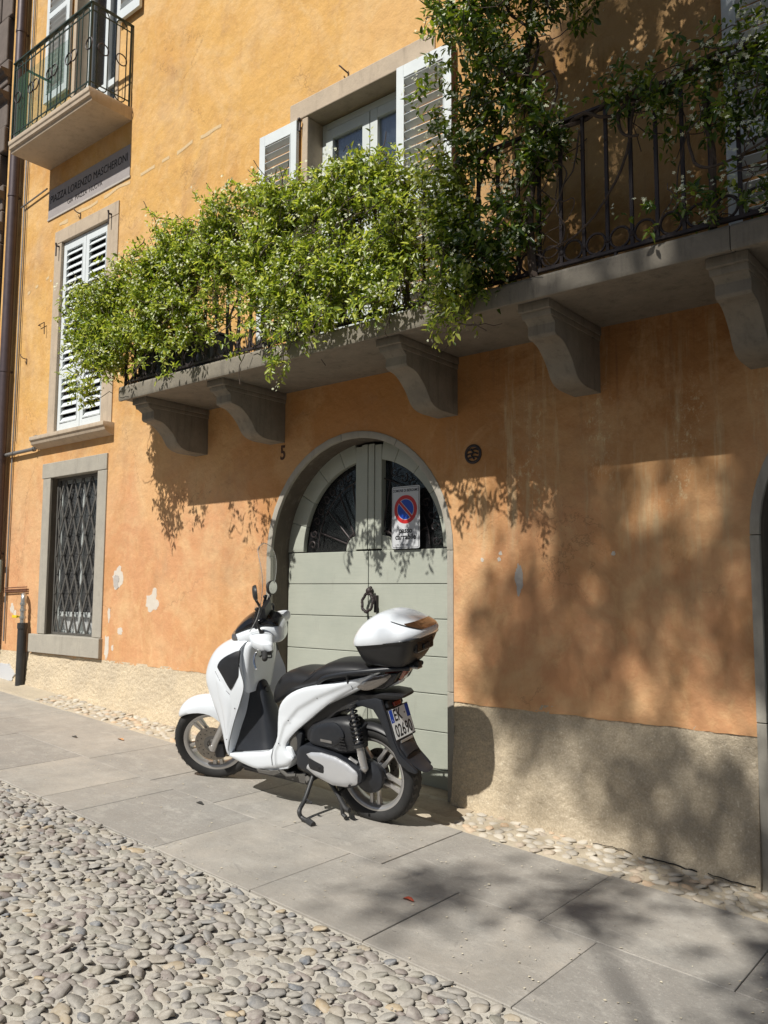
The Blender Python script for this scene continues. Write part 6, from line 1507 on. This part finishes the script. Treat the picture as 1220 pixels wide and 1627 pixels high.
m = panel([(0.386, .408), (0.350, .424), (0.275, .434), (0.167, .424), (0.079, .397), (0.016, .362), (0.004, .345), (0.010, .292), (0.022, .280), (0.093, .255), (0.191, .247), (0.318, .279), (0.388, .316), (0.385, .332), (0.352, .372)], lambda s, u: 0.199, 1, 0.014, 0.015, 0.02, 0.012); m.build('silver_cover', M_alu_s, CV, smooth=45)
m = panel(smooth_poly([(0.358, .388), (0.30, .378), (0.247, .364), (0.243, .34), (0.249, .314), (0.30, .318), (0.350, .326), (0.362, .355)], 2), lambda s, u: 0.2125, 1, 0.005, 0.01, 0.01, 0.012); m.build('black_insert', M_bplast, CV, smooth=45)
m = MB(); m.lathe([(0, .214), (0.007, .214), (0.007, .2195), (0, .2195)], 12, Matrix.Translation((0.275, 0, .345)) @ Matrix.Rotation(-PI / 2, 4, 'X')); m.lathe([(0, .21), (0.008, .21), (0.008, .218), (0, .218)], 12, Matrix.Translation((0.055, 0, .275)) @ Matrix.Rotation(-PI / 2, 4, 'X')); m.build('bolt', M_black, CV)
m = MB(); m.loft([ringS(0.52, .24, .42, .13, .12, 16, .4), ringS(0.40, .22, .44, .14, .13, 16, .4), ringS(0.25, .23, .44, .12, .12, 16, .4), ringS(0.12, .26, .42, .07, .07, 16, .5)]); m.build('crankcase', M_iron_grey, S, smooth=40)
m = MB(); m.loft([ringS(0.56, .44, .62, .13, .12, 14, .5), ringS(0.40, .46, .70, .14, .13, 14, .5), ringS(0.20, .66, .78, .13, .13, 14, .5), ringS(0.05, .72, .82, .10, .11, 14, .5)]); m.build('inner_fender', M_black_plastic, S, smooth=40)
# rear hugger just over the tyre
m = MB(); rings = []
for i in range(14):
    a = R(62 + i * 6.5); rr = .325; ring = []
    for j in range(9): q = (j / 8 - .5) * 2; ring.append((rr * math.cos(a), .078 * math.sin(q * PI / 2), .30 + (rr - .03 * (1 - math.cos(q * PI / 2))) * math.sin(a)))
    ring2 = [(p[0] * .985, p[1] * .95, .30 + (p[2] - .30) * .985) for p in ring[::-1]]; rings.append(ring + ring2)
m.loft(rings); m.build('hugger', M_bplast, S, smooth=45)
# shock absorber
a = Vector((0.085, .135, .745)); b = Vector((-0.010, .150, .385)); SH = MB(); SH.tube([a, b], 0.012, 10); SH.tube([a.lerp(b, .60), b], 0.024, 14); sh_ = SH.build('shock_absorber', M_alu, S, smooth=40)
m = MB(); pts = []
for i in range(9 * 14 + 1):
    t = i / (9 * 14); c0 = a.lerp(b, .05 + .62 * t); an = 2 * PI * 9 * t; d = (b - a).normalized(); e1 = d.orthogonal().normalized(); e2 = d.cross(e1); pts.append(c0 + (e1 * math.cos(an) + e2 * math.sin(an)) * 0.030)
m.tube(pts, 0.0058, 6); m.build('spring', M_gloss, sh_, smooth=True)
m = MB(); m.tube([a.lerp(b, .64), a.lerp(b, .69)], .036, 16); m.tube([a.lerp(b, .0), a.lerp(b, .04)], .034, 16); m.build('spring_seat', M_black_plastic, sh_, smooth=35)
# hub casting, brake drum side, cables
m = MB(); T = Matrix.Translation((0.0, 0, .30)) @ Matrix.Rotation(-PI / 2, 4, 'X'); m.lathe([(0, .06), (.10, .06), (.105, .075), (.10, .095), (.07, .105), (.04, .125), (0, .125)], 32, T); m.build('hub_casting', M_gplast, S, smooth=40)
m = MB(); m.tube([(-0.01, .15, .385), (0.0, .14, .34), (0.04, .15, .33)], .018, 10); m.ball((-0.012, .15, .375), .026, 12, 8); m.ball((0.01, .155, .315), .018, 10, 8); m.tube([(0.03, .16, .40), (0.08, .17, .43)], .010, 8); m.build('shock_mount', M_alu, S, smooth=True)
# exhaust on the far side
m = MB(); m.tube(smooth_open([(0.50, -0.10, .24), (0.38, -0.15, .235), (0.26, -0.165, .25), (0.12, -0.170, .29), (0.02, -0.172, .33)], 4), .028, 12, taper=1.6); m.build('exhaust', M_gplast, S, smooth=True)
# stands
sp = S.matrix_world.inverted()
def gpt(x, y, dz=0.0): return sp @ Vector((x, y, gz(x) + dz))
foot = gpt(-3.585, -0.955, 0.012)
m = MB(); h0 = Vector((0.37, .155, .265)); k1 = h0.lerp(foot, .55) + Vector((0.03, 0, 0)); m.tube(smooth_open([h0, k1, foot + Vector((0.05, -.01, .05)), foot + Vector((0.03, -.005, .012)), foot + Vector((-0.05, 0.005, .004))], 5), .014, 10)
m.tube([foot + Vector((-.02, 0, .005)), foot + Vector((-0.075, 0.02, .0))], .019, 8); m.tube([k1, k1 + Vector((-.05, .0, -.02))], .008, 6); m.build('side_stand', M_black_plastic, S, smooth=True)
m = MB()
for sd in (1, -1): m.tube(smooth_open([(0.30, sd * .12, .26), (0.20, sd * .14, .17), (0.13, sd * .16, .105), (0.09, sd * .17, .10)], 4), .015, 8)
m.tube([(0.20, -.14, .17), (0.20, .14, .17)], .010, 8); m.tube([(0.16, .155, .12), (0.15, .16, .06), (0.12, .17, .05)], .013, 8); m.build('centre_stand', M_black_plastic, S, smooth=True)
# pedals and underside clutter
m = MB(); m.box(.44, .60, .10, .15, .19, .235); m.tube([(.62, .17, .25), (.55, .19, .235), (.50, .17, .24)], .012, 8); m.tube([(.42, .15, .23), (.38, .18, .22)], .02, 8); m.build('hinge_bracket', M_iron_grey, S, smooth=35)

# ---- handlebar, cowl, dash, lamp, mirrors, screen
HB = bpy.data.objects.new('handlebar', None); C.objects.link(HB); HB.parent = S; HB.location = (0.86, 0, 1.06); WL[HB.name] = Vector((0.86, 0, 1.06))
m = MB(); rings = []
for s, ub, ut, wb, wt in interp([(0.735, 1.045, 1.125, .06, .07), (0.76, 1.03, 1.16, .10, .10), (0.83, 1.03, 1.175, .13, .12), (0.92, 1.04, 1.165, .145, .13), (1.00, 1.05, 1.14, .14, .12), (1.055, 1.065, 1.11, .10, .08)], 4): rings.append(ringS(s, ub, ut, wb, wt, 26, .6))
m.loft(rings, STEER); m.build('cowl', M_paint, HB, smooth=50)
m = MB(); rings = []
for s, ub, ut, wb, wt in interp([(0.755, 1.14, 1.165, .08, .07), (0.79, 1.15, 1.195, .105, .09), (0.86, 1.155, 1.222, .115, .09), (0.94, 1.145, 1.215, .12, .085), (1.01, 1.12, 1.175, .115, .075), (1.06, 1.095, 1.13, .08, .05)], 4): rings.append(ringS(s, ub, ut, wb, wt, 26, .7))
m.loft(rings, STEER); m.build('instrument_visor', M_gloss, HB, smooth=50)
m = MB(); rings = []
for s, ub, ut, wb, wt in interp([(0.96, 1.055, 1.12, .10, .09), (1.02, 1.05, 1.115, .12, .10), (1.07, 1.06, 1.10, .09, .07), (1.085, 1.075, 1.09, .03, .03)], 4): rings.append(ringS(s, ub, ut, wb, wt, 24, .6))
m.loft(rings, STEER @ Matrix.Translation((0.012, 0, 0))); m.build('headlight', M_lens, HB, smooth=50)
for sd in (1, -1):
    # white cover at the root of each bar
    m = MB(); rings = []
    for y, sc_, uc_, hs, hu in interp([(0.08, .88, 1.09, .085, .055), (0.15, .86, 1.085, .080, .050), (0.21, .835, 1.085, .070, .043), (0.255, .805, 1.09, .050, .036), (0.275, .79, 1.09, .03, .024)], 3):
        rings.append([(sc_ + hs * math.copysign(abs(math.cos(t)) ** .7, math.cos(t)), sd * y, uc_ + hu * math.copysign(abs(math.sin(t)) ** .7, math.sin(t))) for t in [2 * PI * i / 20 for i in range(20)]])
    m.loft(rings, STEER); m.build('bar_cover', M_paint, HB, smooth=50)
    m = MB(); m.tube([(.825, sd * .19, 1.065), (.815, sd * .25, 1.06), (.80, sd * .325, 1.045)], .018, 14, M=STEER); m.ball(STEER @ Vector((.799, sd * .332, 1.044)), .019, 12, 8); m.build('grip', M_rubber, HB, smooth=40)
    m = MB(); m.box(.775, .845, sd * .225 - .026, sd * .225 + .026, 1.025, 1.10, STEER); m.build('switch_block', M_bplast, HB, bevel=0.008, seg=3)
    m = MB(); m.tube(smooth_open([(.86, sd * .20, 1.05), (.885, sd * .24, 1.035), (.885, sd * .29, 1.005), (.86, sd * .345, .98)], 5), .0065, 8, M=STEER); m.build('brake_lever', M_chrome, HB, smooth=True)
    # mirror
    base = STEER @ Vector((.85, sd * .14, 1.115)); hd = STEER @ (Vector((.835, .20, 1.44)) if sd > 0 else Vector((.83, -.16, 1.335)))
    m = MB(); m.tube(smooth_open([base, base + Vector((.02, sd * .03, .09)), hd + Vector((.01, -sd * .05, -.12)), hd + Vector((0.012, -sd * 0.01, -.05))], 5), .0085, 10); m.tube([base - Vector((0, 0, .01)), base + Vector((.006, sd * .008, .035))], .016, 12); MR = m.build('mirror', M_black_plastic, S, smooth=True)
    nrm = Vector((-0.70, -0.68, 0.05)).normalized() if sd > 0 else Vector((-0.97, -0.22, 0.08)).normalized(); rot = nrm.to_track_quat('Z', 'Y').to_matrix().to_4x4(); TT = Matrix.Translation(hd) @ rot
    pr_ = []
    m = MB(); rings = []
    for k_, z_ in ((.55, -.022), (.85, -.018), (1.0, -.006), (1.0, .004), (.94, .006)):
        rings.append([(.066 * k_ * math.copysign(abs(math.cos(t)) ** .8, math.cos(t)), .048 * k_ * math.copysign(abs(math.sin(t)) ** .8, math.sin(t)), z_) for t in [2 * PI * i / 28 for i in range(28)]])
    m.loft(rings, TT); m.build('mirror_shell', M_black_plastic, MR, smooth=40)
    m = MB(); m.add([(.059 * math.cos(t), .042 * math.sin(t), .0065) for t in [2 * PI * i / 28 for i in range(28)]], [tuple(range(28))], TT); m.build('mirror_glass', M_chrome, MR)
# screen
m = MB(); n, k = 20, 18; vs = []; rim = []
rowsW = interp([(1.150, 0.975, .150), (1.25, .925, .180), (1.38, .880, .192), (1.52, .850, .188), (1.62, .838, .155), (1.675, .832, .09), (1.682, .831, .05)], 3)
for u, s, w_ in rowsW:
    for i in range(n + 1):
        q = (i / n - .5) * 2; vs.append((s - .075 * q * q * (w_ / .2) ** 2, w_ * q, u))
kk = len(rowsW)
for o_ in (0, 1):
    m.add([(v[0] - .004 * o_, v[1], v[2]) for v in vs], [(j * (n + 1) + i, j * (n + 1) + i + 1, (j + 1) * (n + 1) + i + 1, (j + 1) * (n + 1) + i) for j in range(kk - 1) for i in range(n)], STEER)
WS = m.build('windscreen', M_screen, S, smooth=True)
edge = [vs[j * (n + 1)] for j in range(kk)] + [vs[(kk - 1) * (n + 1) + i] for i in range(1, n)] + [vs[j * (n + 1) + n] for j in range(kk - 1, -1, -1)]
m = MB(); m.tube([STEER @ Vector(p) for p in edge], .0024, 6); m.build('polished_edge', mat('acrylic_edge', (.55, .56, .56), .15, 0, Transmission_Weight=.5), WS, smooth=True)
m = MB()
for y in (-.11, 0.11): m.tube([STEER @ Vector((.90, y, 1.16)), STEER @ Vector((.885, y, 1.25)), STEER @ Vector((.865, y, 1.30))], .010, 8); m.ball(STEER @ Vector((.875, y, 1.29)), .013, 10, 8)
m.box(.83, .86, -.08, .08, 1.20, 1.28, STEER); m.build('screen_bracket', M_bplast, WS, smooth=35)
# cables
m = MB(); m.tube([STEER @ p for p in smooth_open([Vector((.82, .16, 1.06)), Vector((.86, .15, 1.0)), Vector((.90, .10, .95)), Vector((.95, .05, .93))], 5)], .006, 6); m.tube([STEER @ p for p in smooth_open([Vector((.80, .20, 1.04)), Vector((.80, .18, .98)), Vector((.86, .12, .95))], 5)], .005, 6); m.build('control_cables', M_black_plastic, HB, smooth=True)

# unseen house added behind the viewer to cut sky fill on the facade
def added_opposite_house():
    o = empty('added_opposite_house', (0, -27, gz(0)), 'unseen three storey stone house added across the square to block sky light', 'building')
    mw = noisy('grey_render', (0.34, 0.30, 0.25), (0.28, 0.25, 0.21), 1.5, 0.9, 0.3, 20)
    z0 = -1.2; m = MB(); m.box(-16, 16, -35, -27, z0, 9.2); m.build('wall', mw, o)
    m = MB(); m.prism([(-35.6, 9.2), (-26.3, 9.2), (-31, 11.6)], -16.5, 16.5, 'x'); m.build('roof', noisy('roof_tiles', (0.26, 0.12, 0.07), (0.18, 0.09, 0.06), 3, 0.9), o)
    fr = MB(); fr.box(-.62, .62, 0, .08, 0, 1.9); fme = fr.mesh('window_frame', M_stone); pn = MB(); pn.box(-.48, .48, .08, .10, .12, 1.78); pme = pn.mesh('pane', mat('dark_glass', (0.03, 0.04, 0.05), 0.08))
    for f in range(3):
        for k in range(9):
            x = -14 + 3.5 * k; f_ = inst(fme, 'window_frame', (x, -27.0, 0.6 + f * 2.95), o); inst(pme, 'pane', (x, -27.0, 0.6 + f * 2.95), f_)
added_opposite_house()
